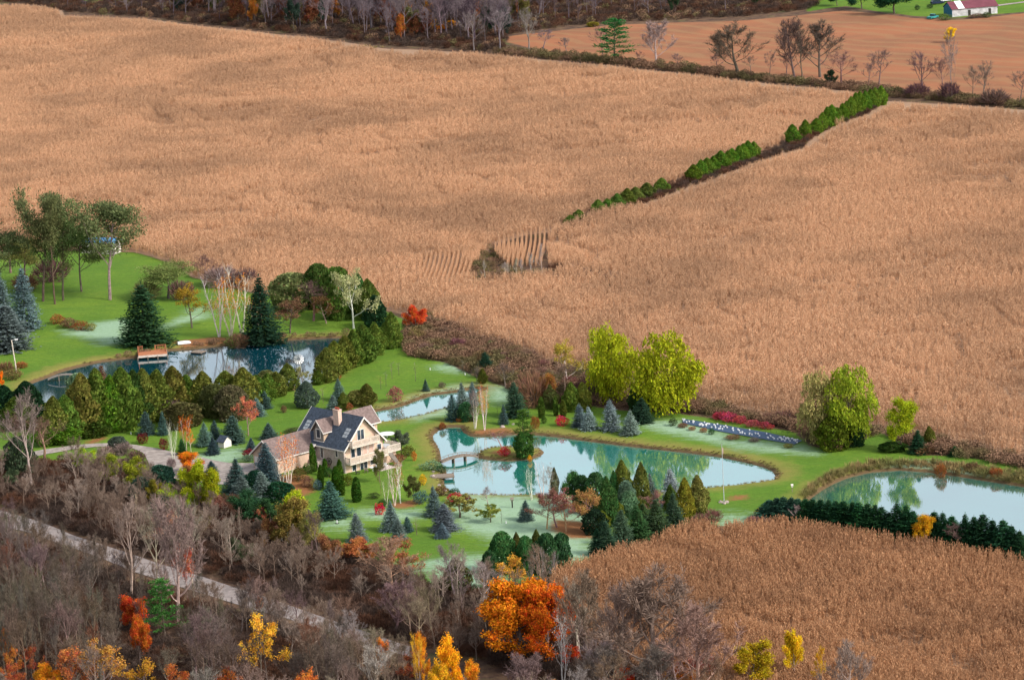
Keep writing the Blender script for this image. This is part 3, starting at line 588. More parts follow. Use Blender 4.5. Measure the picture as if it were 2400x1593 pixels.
# scrub belt between the big field and the lawn
SCRUB = [(955,790),(948,760),(1000,752),(1051,766),(1102,790),(1140,802),(1178,811),(1219,829),(1255,842),(1301,858),(1382,866),(1500,900),(1617,934),(1701,962),(1786,978),(1871,996),(1960,1008),(2000,1012),(2108,1018),(2192,1032),(2311,1060),(2400,1084),(2600,1130),(2600,1148),(2400,1098),(2250,1072),(2150,1060),(2070,1010),(1960,1060),(1905,1040),(1860,1008),(1700,980),(1560,962),(1450,956),(1350,944),(1250,940),(1180,905),(1120,882),(1050,850),(960,835),(945,812)]
scatter('scrub', SCRUB, 1.25, BR, 'brown and reddish scrub between the big cornfield and the lawn', 'scrub', .6, 1.25)
HEDGEROW = [(1150,122),(1190,120),(1308,128),(1409,138),(1511,150),(1600,158),(1702,172),(1837,186),(1938,196),(2023,206),(2080,212),(2243,228),(2345,240),(2600,262),(2600,274),(2345,250),(2243,243),(2080,228),(1938,207),(1837,197),(1702,184),(1600,170),(1511,161),(1409,150),(1308,141),(1189,130)]
scatter('hedgerow_brush', HEDGEROW, 1.9, BR, 'low dark brush along the far hedgerow below the ploughed field', 'brush', .6, 1.5)
STRIP = [(2078,232),(2050,232),(2010,262),(1960,285),(1900,307),(1850,334),(1790,360),(1740,376),(1660,402),(1600,427),(1540,442),(1470,472),(1400,497),(1340,524),(1285,547),(1295,552),(1350,534),(1410,508),(1480,482),(1550,457),(1610,434),(1685,408),(1769,377),(1837,354),(1885,338),(1898,322),(1955,290),(2040,258)]
STRIP = [(x, y+(8 if i >= 14 else 0)) for i, (x, y) in enumerate(STRIP)]
scatter('ditch_brush', STRIP, 1.3, UG+TU[:1], 'grey weeds along the strip between the two cornfields', 'brush', .55, 1.0)
scatter('crease_weeds', [(1278,640),(1300,626),(1360,632),(1455,655),(1460,676),(1380,664),(1330,656),(1278,662)], 1.3, UG+TU, 'dark weeds along the curved crease right of the cornfield hollow', 'weeds', .5, .9)
scatter('swale_weeds', P_CUT[2], 1.2, TU+TU+BR[:1], 'dark weeds in the unplanted hollow of the cornfield', 'weeds', .5, .9)
scatter('cut_stubble', P_CUT[0], 2.5, TU, 'dark stubble in the cleared strip of the far cornfield', 'stubble', .7, 1.2)
WOODL = [(-60,1228),(0,1245),(69,1270),(190,1312),(312,1365),(415,1399),(519,1428),(623,1462),(700,1485),(850,1532),(1000,1585),(1200,1650),(1200,1800),(-60,1800)]
WOODM = [(-60,1095),(60,1090),(200,1080),(325,1085),(345,1120),(420,1150),(560,1180),(640,1225),(760,1275),(840,1310),(930,1335),(1010,1385),(1130,1395),(1250,1370),(1300,1380),(1330,1470),(1420,1540),(1560,1600),(1700,1650),(1700,1750),(1300,1700),(1250,1590),(1000,1518),(850,1470),(700,1418),(589,1382),(485,1348),(367,1312),(277,1282),(173,1247),(87,1214),(0,1188),(-60,1170)]
scatter('undergrowth', WOODL, 1.9, UG, 'brown twiggy undergrowth on the floor of the wood at lower left', 'undergrowth', .6, 1.25)
scatter('undergrowth', WOODM, 1.6, UG, 'grey brown thicket between the gravel road and the lawn', 'undergrowth', .6, 1.3)
FARWOOD = [(150,-30),(300,-40),(2000,-40),(1900,22),(1750,40),(1600,46),(1440,52),(1300,66),(1190,82),(1180,124),(1000,112),(900,108),(800,92),(700,80),(600,70),(500,60),(400,48),(330,38),(230,34),(150,28),(60,8),(-60,5),(-60,-30)]
scatter('far_undergrowth', FARWOOD, 2.4, UG+UG+BR[:1], 'dark brushy undergrowth of the far wood at the top', 'undergrowth', .7, 1.5, keep=lambda P: sdf(P, gYARD2) < 0)
# dry grass on banks
def bankkeep(lo, hi): return lambda P: (pond_sdf(P) < lo) & (pond_sdf(P) > hi)
scatter('bank_grass', [(1880,1190),(1880,1150),(1950,1110),(2040,1085),(2200,1085),(2400,1110),(2600,1140),(2600,1175),(2400,1150),(2200,1118),(2100,1108),(1990,1122),(1930,1155)], .8, TU, 'tall dry straw coloured grass on the bank of the right pond', 'grass', .6, 1.5, 1.3, bankkeep(-.3, -8))
scatter('bank_grass', [(50,910),(110,878),(200,848),(320,828),(460,808),(620,790),(820,780),(840,800),(800,815),(600,815),(400,835),(200,870),(90,905)], .8, TU+BR[:1], 'dry brown grass on the far bank of the upper left pond', 'grass', .4, .8, .9, bankkeep(-.3, -2.6))
scatter('bank_grass', [(990,1000),(1400,1000),(1840,1080),(1840,1150),(1500,1170),(1000,1175)], .7, TU, 'short dry grass edging the turquoise pond and its island', 'grass', .35, .7, .7, bankkeep(-.15, -1.3))
scatter('bank_grass', [(860,950),(1130,890),(1150,920),(1060,965),(900,1000)], .7, TU, 'short dry grass along the edge of the narrow pond', 'grass', .35, .65, .7, bankkeep(-.15, -1.3))
# ------------------------------------------------------------------ built things
class MB:
    def __init__(s): s.q = []
    def box(s, x0, x1, y0, y1, z0, z1):
        v = np.array([[x, y, z] for z in (z0, z1) for y in (y0, y1) for x in (x0, x1)], float)
        for a in ((0,2,3,1),(4,5,7,6),(0,1,5,4),(2,6,7,3),(0,4,6,2),(1,3,7,5)): s.q.append(v[list(a)])
        return s
    def quad(s, *p): s.q.append(np.array(p, float)); return s
    def slab(s, a, b, c, d, t=.18):     # sloped slab: top corners a b c d, thickness t down
        T = [np.array(x, float) for x in (a, b, c, d)]; B = [x-np.array([0, 0, t]) for x in T]
        s.q.append(np.array(T)); s.q.append(np.array(B[::-1]))
        for i in range(4): j = (i+1) % 4; s.q.append(np.array([T[i], B[i], B[j], T[j]]))
        return s
    def prism(s, poly, axis_, t0, t1):  # 2d outline pushed along axis 0 or 1, as fans of quads
        P = [np.insert(np.array(p, float), axis_, t0) for p in poly]; R_ = [np.insert(np.array(p, float), axis_, t1) for p in poly]; n_ = len(P)
        for i in range(n_): j = (i+1) % n_; s.q.append(np.array([P[i], P[j], R_[j], R_[i]]))
        for L in (P, R_):
            for i in range(1, n_-1, 2): s.q.append(np.array([L[0], L[i], L[i+1], L[min(i+2, n_-1)] if i+2 < n_ else L[i+1]]))
        return s
    def tube(s, pts, r_, k=8): s.q += list(tube(pts, r_, k)); return s
    def disc(s, c, r_, z=None, k=12):
        a = np.arange(k)*2*math.pi/k; P = np.stack([c[0]+r_*np.cos(a), c[1]+r_*np.sin(a), np.full(k, c[2])], 1)
        for i in range(1, k-1, 2): s.q.append(np.array([P[0], P[i], P[i+1], P[(i+2) % k]]))
        return s
    def build(s, name, mat, parent=None, loc=None): return add(name, mesh_quads(name, np.array(s.q), mat), parent, loc)
def fixtris(Q): return Q
M_STUCCO = simple('stucco', (.70, .50, .375), .9, .08, .7); M_STONE = simple('stone_facing', (.56, .46, .41), .9, .16, 3.0, bumps=.3)
M_WHITE = simple('white_paint', (.80, .74, .68), .6, .05, 2); M_RAIL = simple('cream_paint', (.72, .62, .53), .6, .06, 2)
M_ROOF = simple('slate_shingles', (.078, .10, .135), .8, .24, 2.2, bumps=.2); M_ROOF2 = simple('brown_shingles', (.24, .175, .16), .85, .2, 2.2, bumps=.2)
M_GREYW = simple('grey_boards', (.26, .23, .20), .85, .1, 2); M_TAN = simple('tan_stucco', (.60, .44, .31), .9, .06, 1)
M_GLASS, nt_, out_ = nodemat('window_glass'); _n = N(nt_); _p = _n.n('ShaderNodeBsdfPrincipled'); _p.inputs['Base Color'].default_value = (.02, .035, .05, 1); _p.inputs['Roughness'].default_value = .08; _n.l(_p.outputs[0], out_.inputs[0])
M_CURT = simple('curtain', (.60, .42, .34), .9, .05, 2); M_SKY = simple('skylight_pane', (.42, .45, .47), .3, .1, 3); M_BRICK = simple('chimney_brick', (.72, .52, .42), .9, .1, 3)
M_RED = simple('red_clay', (.40, .10, .06), .8); M_DARKM = simple('dark_metal', (.05, .045, .04), .5); M_PATIO = simple('patio_stone', (.66, .56, .50), .9, .1, 1.2)
M_WOOD = simple('weathered_wood', (.30, .24, .19), .9, .15, 3); M_ORW = simple('orange_stained_wood', (.50, .20, .10), .8, .12, 2.5); M_METAL = simple('galvanised_metal', (.55, .57, .58), .4, .08, 2)
M_ROCK = simple('rock', (.48, .40, .36), .95, .2, 2, bumps=.4); M_WHITEP = simple('white_plastic', (.86, .86, .86), .5, .02, 1)
hz0 = 0.0; hang = _a
H = add('house', None, loc=(HO[0], HO[1], 0)); H.rotation_euler = (0, 0, hang)
tag(H, 'large beige stucco house with steep slate blue roof and white balconies beside the turquoise pond', 'house')
sl_ = 1.05; EZ = 4.4
def rz(v): return EZ+sl_*(v+.35) if v < 4.52 else EZ+sl_*(9.39-v)
# walls
w = MB(); w.prism([(0.0, 0), (9.05, 0), (9.05, EZ+.2), (4.52, rz(4.52)-.25), (0.0, EZ+.2)], 0, -12.8, 0); w.build('wall', M_STUCCO, H)
st = MB().box(-8.0, -.02, -.06, -.003, 0, 4.55).box(-.06, .05, -.06, .3, 0, 4.3); st.build('stone_facing', M_STONE, H)
rf = MB(); rzt = rz(4.52)
rf.slab((.6, -.35, EZ), (.6, 4.52, rzt), (-13.4, 4.52, rzt), (-13.4, -.35, EZ), .2).slab((.6, 4.521, rzt), (.6, 9.39, EZ), (-13.4, 9.39, EZ), (-13.4, 4.521, rzt), .2)
R1 = rf.build('roof', M_ROOF, H)
tr = MB()
for u_ in (.62, -13.46):
    tr.slab((u_+.06, -.40, EZ-.02), (u_+.06, 4.52, rzt+.04), (u_, 4.52, rzt+.04), (u_, -.40, EZ-.02), .36).slab((u_+.06, 4.523, rzt+.04), (u_+.06, 9.44, EZ-.02), (u_, 9.44, EZ-.02), (u_, 4.523, rzt+.04), .36)
tr.box(-13.4, .6, -.44, -.36, EZ-.2, EZ-.02).box(-13.4, .6, 9.4, 9.48, EZ-.2, EZ-.02); tr.build('roof_trim', M_WHITE, H)
ch = MB().box(-5.5, -4.1, 2.7, 3.5, 7.0, 10.3).box(-5.58, -4.02, 2.62, 3.58, 10.3, 10.42); cho = ch.build('chimney', M_BRICK, R1)
for k in range(3): MB().tube([(-5.2+k*.42, 3.1, 10.42), (-5.2+k*.42, 3.1, 10.8)], .15, 8).disc((-5.2+k*.42, 3.1, 10.79), .15).build('chimney_pot', M_RED, R1)
def slp(u, v, dz=.02): return (u, v, rz(v)+dz)
for (u0, du) in ((-1.85, 0), (-12.4, 0)):
    for i in range(2):
        for j in range(3):
            u_ = u0+i*.62+j*.0; v_ = 1.35+j*.46
            MB().slab(slp(u_, v_, .06), slp(u_+.52, v_, .06), slp(u_+.52, v_+.36, .06), slp(u_, v_+.36, .06), .1).build('skylight', M_SKY, R1)
# garage wing
gz = 6.5; ge = 3.62; gu = -10.8; hw_ = 3.6
g = MB().prism([(gu-3.25, 0), (gu+3.25, 0), (gu+3.25, ge+.2), (gu, gz-.25), (gu-3.25, ge+.2)], 1, -8.7, -.004); g.build('garage_wall', M_STUCCO, H)
g = MB().slab((gu, -9.25, gz), (gu+hw_, -9.25, ge), (gu+hw_, .1, ge), (gu, 2.0, gz), .18).slab((gu-.001, -9.25, gz), (gu-.001, 2.0, gz), (gu-hw_, .1, ge), (gu-hw_, -9.25, ge), .18); g.build('garage_roof', M_ROOF2, H)
g = MB().slab((gu, -9.33, gz+.03), (gu+hw_+.05, -9.33, ge), (gu+hw_+.05, -9.26, ge), (gu, -9.26, gz+.03), .3).slab((gu-.002, -9.33, gz+.03), (gu-.002, -9.26, gz+.03), (gu-hw_-.05, -9.26, ge), (gu-hw_-.05, -9.33, ge), .3).box(gu+hw_+.01, gu+hw_+.09, -9.25, -.45, ge-.2, ge-.02); g.build('garage_trim', M_WHITE, H)
for k in range(2):
    d = MB().box(gu-2.9+k*3.0, gu-.2+k*3.0, -8.76, -8.703, .9, 3.2).build('garage_door', M_WHITE, H)
# dormer on the left slope
du, dv = -6.8, .3
MB().box(du-1.3, du+1.3, dv, 3.3, 5.0, 6.85).prism([(du-1.3, 6.85), (du+1.3, 6.85), (du, 8.55), (du, 8.55)], 1, dv, 3.6).build('dormer_wall', M_TAN, H)
MB().prism([(du-1.29, 5.01), (du+1.29, 5.01), (du+1.29, 6.85), (du, 8.5), (du-1.29, 6.85)], 1, dv-.05, dv-.004).build('dormer_front', M_GREYW, H)
MB().slab((du, dv-.45, 8.85), (du+1.75, dv-.45, 6.75), (du+1.75, 2.0, 6.75), (du, 4.0, 8.85), .14).slab((du-.001, dv-.45, 8.85), (du-.001, 4.0, 8.85), (du-1.75, 2.0, 6.75), (du-1.75, dv-.45, 6.75), .14).build('dormer_roof', M_ROOF2, H)
MB().slab((du, dv-.52, 8.88), (du+1.8, dv-.52, 6.72), (du+1.8, dv-.46, 6.72), (du, dv-.46, 8.88), .22).slab((du-.002, dv-.52, 8.88), (du-.002, dv-.46, 8.88), (du-1.8, dv-.46, 6.72), (du-1.8, dv-.52, 6.72), .22).box(du+1.76, du+1.83, dv-.45, 2.0, 6.58, 6.74).build('dormer_trim', M_WHITE, H); MB().box(du-1.35, du+1.35, dv-.12, dv-.06, 4.93, 5.08).build('dormer_sill', M_WHITE, H)
# rear wing beyond the ridge
wu = -5.6; wl = 11.0
MB().box(wu-2.0, wu+2.0, 9.06, wl, 0, 6.9).prism([(wu-2.0, 6.9), (wu+2.0, 6.9), (wu, 9.1), (wu, 9.1)], 1, 4.6, wl).box(wu-2.0, wu+2.0, 6.2, 9.055, 5.0, 6.9).build('wing_wall', M_TAN, H)
MB().slab((wu, wl+.5, 9.38), (wu, 4.3, 9.38), (wu+2.45, 6.2, 6.75), (wu+2.45, wl+.5, 6.75), .16).slab((wu-.001, 4.3, 9.38), (wu-.001, wl+.5, 9.38), (wu-2.45, wl+.5, 6.75), (wu-2.45, 6.2, 6.75), .16).build('wing_roof', M_ROOF2, H)
MB().box(wu+2.46, wu+2.53, 7.4, wl+.5, 6.58, 6.76).slab((wu, wl+.58, 9.4), (wu, wl+.51, 9.4), (wu+2.5, wl+.51, 6.75), (wu+2.5, wl+.58, 6.75), .22).build('wing_trim', M_WHITE, H)
def window(face, a0, a1, z0, z1, at, panes=1, glass=None, parent=H, nm='window', fw=.10):
    """face 'u' looks out of the gable front, 'v' looks out of the left side (towards -v)"""
    o = add(nm, None, parent)
    fr = MB(); gl = MB(); n_ = panes
    def B(mb, a, b, c, d, t0, t1):
        if face == 'u': mb.box(at+t0, at+t1, a, b, c, d)
        else: mb.box(a, b, at-t1, at-t0, c, d)
    B(fr, a0-fw, a1+fw, z0-fw, z0, .003, .09); B(fr, a0-fw, a1+fw, z1, z1+fw, .003, .09); B(fr, a0-fw, a0, z0, z1, .003, .09); B(fr, a1, a1+fw, z0, z1, .003, .09)
    for k in range(1, n_): m_ = a0+(a1-a0)*k/n_; B(fr, m_-.04, m_+.04, z0, z1, .003, .085)
    B(gl, a0, a1, z0, z1, .004, .03)
    fr.build('frame', M_WHITE, o); gl.build('pane', glass or M_GLASS, o); return o
window('u', 3.25, 4.75, 5.45, 7.25, 0, 2)
window('u', 1.6, 2.45, 2.75, 4.35, 0); window('u', 2.9, 3.85, 2.75, 4.35, 0); window('u', 4.3, 5.25, 2.75, 4.35, 0, 1, M_CURT); window('u', 5.65, 6.7, 2.75, 4.35, 0, 1, M_CURT)
window('u', 1.7, 2.55, .35, 1.65, 0); window('u', 3.5, 5.1, .12, 1.8, 0, 2, nm='sliding_door'); window('u', 5.9, 6.9, .6, 1.65, 0); window('u', 7.6, 8.5, 2.9, 3.9, 0)
window('v', du-.45, du+.5, 5.65, 7.1, dv-.05, parent=H, fw=.16); window('v', -2.1, -1.55, 3.0, 4.1, -.06); window('v', -6.1, -5.4, 2.3, 4.1, -.06, nm='entry_door')
window('v', -4.35+.0, -4.0, 8.0, 8.01, -.06) if False else None
window('u', 9.5, 10.2, 5.5, 6.5, wu+2.0)
def rail(mb, p0, p1, z, h=1.05, step=.16, post=True):
    p0 = np.array(p0, float); p1 = np.array(p1, float); L = np.linalg.norm(p1-p0); d = (p1-p0)/L; n_ = np.array([-d[1], d[0]])
    def bar(a, b, z0, z1, w_):
        A = p0+d*a; B = p0+d*b; c = [A-n_*w_, B-n_*w_, B+n_*w_, A+n_*w_]
        lo = [np.append(q, z0) for q in c]; hi = [np.append(q, z1) for q in c]
        mb.q.append(np.array(hi)); mb.q.append(np.array(lo[::-1]))
        for i in range(4): j = (i+1) % 4; mb.q.append(np.array([lo[i], lo[j], hi[j], hi[i]]))
    bar(0, L, z+h-.09, z+h, .06); bar(0, L, z+.08, z+.16, .04)
    for a in np.arange(step/2, L, step): bar(a-.035, a+.035, z+.16, z+h-.09, .025)
    for a in np.linspace(.05, L-.05, max(2, int(L/1.8)+1)): bar(a-.06, a+.06, z-.1, z+h+.04, .06)
def balcony(nm, u1, v0, v1, z, label=None):
    o = add(nm, None, H); MB().box(.004, u1, v0, v1, z-.22, z).build('deck', M_RAIL, o)
    mb = MB(); rail(mb, (u1-.06, v0+.06), (u1-.06, v1-.06), z); rail(mb, (.08, v0+.06), (u1-.16, v0+.06), z); rail(mb, (.08, v1-.06), (u1-.16, v1-.06), z); mb.build('railing', M_RAIL, o)
balcony('balcony', 1.3, .95, 7.3, 4.85); balcony('balcony', 1.4, .15, 9.0, 2.05)
MB().box(-3.4, .0, 9.06, 11.9, 0, 2.1).build('deck_base', M_STUCCO, H); o = add('side_deck', None, H)
MB().box(-3.4, .9, 9.06, 12.3, 2.1, 2.3).build('deck', M_RAIL, o); mb = MB(); rail(mb, (.84, 9.2), (.84, 12.24), 2.3); mb.build('railing', M_RAIL, o); mb = MB(); rail(mb, (-3.3, 12.24), (.74, 12.24), 2.3); mb.build('railing', M_RAIL, o)
mb = MB()
for k in range(10): mb.box(.92+k*.27, .92+(k+1)*.27-.003, 9.2, 10.1, 2.1-k*.21-.21, 2.3-k*.21-.21)
mb.build('stair', M_GREYW, o)
MB().tube([(-1.6, 10.7, 2.31), (-1.6, 10.7, 2.95)], 1.0, 14).disc((-1.6, 10.7, 2.94), 1.0).build('hot_tub', M_METAL, H)
MB().box(.01, 3.5, -.1, 9.0, .0, .1).build('patio', M_PATIO, H)
MB().box(-8.0, -4.9, -1.9, -.07, 0, 2.0).box(-7.0, -6.2, -2.6, -1.904, 0, 1.4).build('porch', M_STONE, H)
MB().slab((-8.6, -1.1, 4.15), (-7.0, -1.1, 4.15), (-7.0, -.07, 4.6), (-8.6, -.07, 4.6), .14).box(-7.2, -7.05, -1.05, -.9, 2.0, 4.0).build('porch_roof', M_WHITE, H)
for v_, z_, u_ in ((.35, 3.9, .12), (7.5, 4.2, .12), (3.95, 7.9, .12)): MB().box(u_-.11, u_+.08, v_-.1, v_+.1, z_, z_+.35).build('wall_lamp', M_DARKM, H)
def htag(o, lab, c, g_=None):
    o.parent = None; q = HW(o.location.x, o.location.y); o.location = (q[0], q[1], o.location.z); o.rotation_euler = (0, 0, hang+o.rotation_euler[2]); return tag(o, lab, c, g_)
# wagon wheel, planters and furniture near the house
wh = add('wagon_wheel', None); a = np.linspace(0, 2*math.pi, 25); wh.location = (-3.9, -.16, 1.95)
MB().tube(np.stack([.62*np.cos(a), 0*a, .62*np.sin(a)], 1), .055, 6).build('rim', M_DARKM, wh)
for k in range(6): MB().tube([(0, 0, 0), (.6*math.cos(k*math.pi/3), 0, .6*math.sin(k*math.pi/3))], .03, 4).build('spoke', M_DARKM, wh)
MB().tube([(0, -.1, 0), (0, .1, 0)], .13, 8).build('hub', M_DARKM, wh); htag(wh, 'dark wagon wheel hung on the stone side wall of the house', 'wheel')
def chair_(u, v, rot, lab, col=M_WHITEP):
    e = add('patio_chair', None); e.location = (u, v, .1); e.rotation_euler = (0, 0, rot); MB().box(-.3, .3, -.28, .28, .4, .46).build('seat', col, e); MB().slab((-.36, -.28, 1.0), (-.3, -.28, 1.0), (-.3, .28, 1.0), (-.36, .28, 1.0), .55).build('backrest', col, e)
    for x_ in (-.26, .26):
        for y_ in (-.24, .24): MB().box(x_-.03, x_+.03, y_-.03, y_+.03, 0, .4).build('leg', col, e)
    htag(e, lab, 'chair')
chair_(1.9, 6.0, 0, 'white chair on the patio in front of the right ground floor window'); chair_(2.4, 7.4, 2.0, 'white chair on the patio nearest the corner under the side deck')
chair_(2.0, 1.2, .6, 'dark chair on the left end of the patio by the window', M_DARKM); chair_(2.2, 3.0, 2.2, 'brown wooden chair on the patio left of the sliding door', M_WOOD)
e = add('patio_table', None); e.location = (2.3, 4.4, .1); MB().disc((0, 0, .74), .6).tube([(0, 0, .7), (0, 0, .739)], .6, 12).build('table_top', M_WHITEP, e); MB().tube([(0, 0, 0), (0, 0, .7)], .06).build('leg', M_METAL, e); htag(e, 'round pale table on the patio outside the sliding door', 'table')
def at(x, y, z=None):
    g_ = G(x, y); return (g_[0], g_[1], float(zground(g_[:2])[0]) if z is None else z)
e = add('garden_table', None, loc=at(907, 1026)); MB().tube([(0, 0, .70), (0, 0, .76)], 1.5, 16).disc((0, 0, .76), 1.5, k=16).build('table_top', M_WHITEP, e); MB().tube([(0, 0, 0), (0, 0, .7)], .12).build('leg', M_WHITEP, e); tag(e, 'flat white round table on the lawn behind the side deck', 'table')
# small well house by the drive
e = add('garden_shed', None, loc=at(527, 1046)); e.rotation_euler = (0, 0, hang+.1); e.scale = (.85, .85, .9); MB().box(-.9, .9, -1.1, 1.1, 0, 1.35).prism([(-1.1, 1.35), (1.1, 1.35), (0, 2.2), (0, 2.2)], 0, -.9, .9).build('wall', M_WHITE, e)
MB().slab((-1.15, 0, 2.35), (1.15, 0, 2.35), (1.15, -1.4, 1.2), (-1.15, -1.4, 1.2), .1).slab((-1.15, .001, 2.35), (-1.15, 1.4, 1.2), (1.15, 1.4, 1.2), (1.15, .001, 2.35), .1).build('roof', M_ROOF, e); tag(e, 'tiny white shed with grey gable roof beside the blue spruces', 'shed')
# bath deck at the upper pond
def from_px(pts, z): return [G(x, y, z) for x, y in pts]
e = add('wooden_deck', None, loc=(*G(357, 828, .1)[:2], 0)); dx, dy = 2.9, 2.3; e.rotation_euler = (0, 0, .12)
MB().box(-dx, dx, -dy, dy, .15, .3).build('deck', M_ORW, e); MB().box(-dx, dx, -dy-.06, -dy-.003, -.15, .29).build('fascia', M_RAIL, e)
for x_ in (-3, -1, 1, 3):
    for y_ in (-2.6, 0, 2.6): MB().box(x_-.08, x_+.08, y_-.08, y_+.08, -1.2, .149).build('post', M_WOOD, e)
mb = MB(); rail(mb, (-dx+.1, -dy+.1), (-dx+.1, dy-.1), .3, 1.0, .35); mb.build('railing', M_ORW, e); mb = MB(); rail(mb, (dx-.1, -.2), (dx-.1, dy-.1), .3, 1.0, .35); mb.build('railing', M_ORW, e)
mb = MB(); rail(mb, (.6, dy-.1), (dx-.25, dy-.1), .3, 1.0, .35); mb.build('railing', M_ORW, e); mb = MB(); rail(mb, (-dx+.25, dy-.1), (-1.8, dy-.1), .3, 1.0, .35); mb.build('railing', M_ORW, e); tag(e, 'orange stained bathing deck with railings on the bank of the upper pond', 'deck')
e = add('rowing_boat', None, loc=at(432, 806)); e.rotation_euler = (0, 0, .25); a = np.linspace(0, math.pi, 9); mb = MB(); Xs = np.array([-1.4, -1.35, -.6, .3, .95, 1.3, 1.42]); Rw = np.array([.52, .62, .7, .7, .6, .35, .05])
ring = np.stack([np.stack([np.full(9, x_), np.cos(a)*w_, .12+np.sin(a)**.7*w_*.75], 1) for x_, w_ in zip(Xs, Rw)])
for i in range(6):
    for j in range(8): mb.quad(ring[i, j], ring[i+1, j], ring[i+1, j+1], ring[i, j+1])
for j in range(8): mb.quad(ring[0, j], ring[0, j+1], (-1.4, 0, .12), (-1.4, 0, .12))
mb.build('hull', M_WHITEP, e); MB().box(-1.2, 1.2, -.04, .04, .0, .16).build('keel_block', M_WOOD, e); tag(e, 'white rowing boat turned upside down on the pond bank', 'boat')
e = add('swimming_raft', None, loc=(*G(465, 827, WZ)[:2], WZ)); e.rotation_euler = (0, 0, -.5); MB().box(-1.3, 1.3, -1.1, 1.1, .2, .32).build('deck', M_WOOD, e); MB().box(-1.2, 1.2, -1.0, 1.0, -.1, .199).build('float', M_DARKM, e); tag(e, 'square wooden swimming raft floating near the white boat', 'raft')
def arch_bridge(nm, p0, p1, w_, rise, mat_, lab, rails=True):
    A = G(*p0, 0); B = G(*p1, 0); L = np.linalg.norm((B-A)[:2]); ang = math.atan2(B[1]-A[1], B[0]-A[0]); e = add(nm, None, loc=((A[0]+B[0])/2, (A[1]+B[1])/2, 0)); e.rotation_euler = (0, 0, ang)
    t = np.linspace(-1, 1, 17); X = t*L/2; Z = .05+rise*(1-t*t); mb = MB()
    for i in range(16): mb.slab((X[i], -w_/2, Z[i]), (X[i+1], -w_/2, Z[i+1]), (X[i+1], w_/2, Z[i+1]), (X[i], w_/2, Z[i]), .22)
    mb.build('deck', mat_, e)
    for s_ in (-1, 1):
        mb = MB()
        if rails:
            for i in range(16): mb.tube([(X[i], s_*w_/2, Z[i]+.35), (X[i+1], s_*w_/2, Z[i+1]+.35)], .05, 4)
            for i in range(0, 17, 2): mb.tube([(X[i], s_*w_/2, Z[i]), (X[i], s_*w_/2, Z[i]+.35)], .04, 4)
            mb.build('railing', mat_, e)
    for s_ in (-.33, .33): MB().box(s_*L/2*1.0-.08, s_*L/2+.08, -w_/2+.1, w_/2-.1, -1.4, rise*.75-.1).build('support', M_WOOD, e)
    return tag(e, lab, 'bridge')
arch_bridge('footbridge', (1034, 1081), (1118, 1068), 1.3, .55, M_WOOD, 'low arched wooden footbridge leading onto the small island')
arch_bridge('footbridge', (112, 888), (190, 881), .8, .7, M_GREYW, 'pale arched footbridge at the left end of the dark pond', rails=False)
# rocks, jetty
def rock(x, y, w_, lab=None, grp=None, mat_=M_ROCK, parent=None, seed=0, h=.6):
    rr = np.random.default_rng(seed+int(x*7+y)); th = np.linspace(0, 2*math.pi, 9)[:-1]; ph = np.linspace(-.2, math.pi/2, 5); s_ = w_/PXM(G(x, y))/2
    R_ = s_*(.8+.35*rr.random((5, 8))); P_ = np.stack([R_*np.cos(ph)[:, None]*np.cos(th), R_*np.cos(ph)[:, None]*np.sin(th)*.8, np.maximum(R_*np.sin(ph)[:, None]*h*1.3*np.ones(8), -.15)], -1)
    q = [np.array([P_[i, j], P_[i, (j+1) % 8], P_[i+1, (j+1) % 8], P_[i+1, j]]) for i in range(4) for j in range(8)]
    o = add('rock', mesh_quads('rock', np.array(q), mat_), loc=at(x, y) if y != 0 else None)
    if lab: tag(o, lab, 'rock', grp)
    return o
e = add('jetty', None, loc=(*G(1040, 1115, 0)[:2], 0)); e.rotation_euler = (0, 0, .05); MB().box(-2.0, 1.8, -1.2, 1.2, -.1, .12).build('deck', M_WOOD, e)
for x_ in (-1.7, 1.6):
    for y_ in (-1, 1): MB().tube([(x_, y_, -1.3), (x_, y_, .3)], .08, 6).build('post', M_WOOD, e)
MB().tube([(1.75, .9, .1), (1.9, .9, 1.5)], .04, 5).build('mooring_pole', M_WOOD, e)
tag(e, 'small weathered jetty among rocks on the left shore of the turquoise pond', 'jetty')
for i, (x, y, w_, l) in enumerate([(1016,1106,9,'pinkish rock at the left end of the jetty'),(1027,1102,11,'reddish rock behind the jetty below the juniper'),(1050,1105,8,'pale rock on the pond side corner of the jetty'),(1014,1117,13,'flat grey rock on the grass in front of the jetty'),
 (1178,1001,13,'flat pale stone on the lawn behind the island'),(1203,994,9,'small bluish stone on the lawn right of the pale stone'),(1690,1176,14,'pale rock left of the flagpole foot'),(1703,1176,13,'darker rock right of the flagpole foot'),(1697,1179,10,'rock in front of the flagpole foot'),
 (1042,1150,12,'low rock on the near left corner of the turquoise pond'),(1029,1137,10,'small rock on the brown bank below the jetty')]): rock(x, y, w_, l, seed=i)
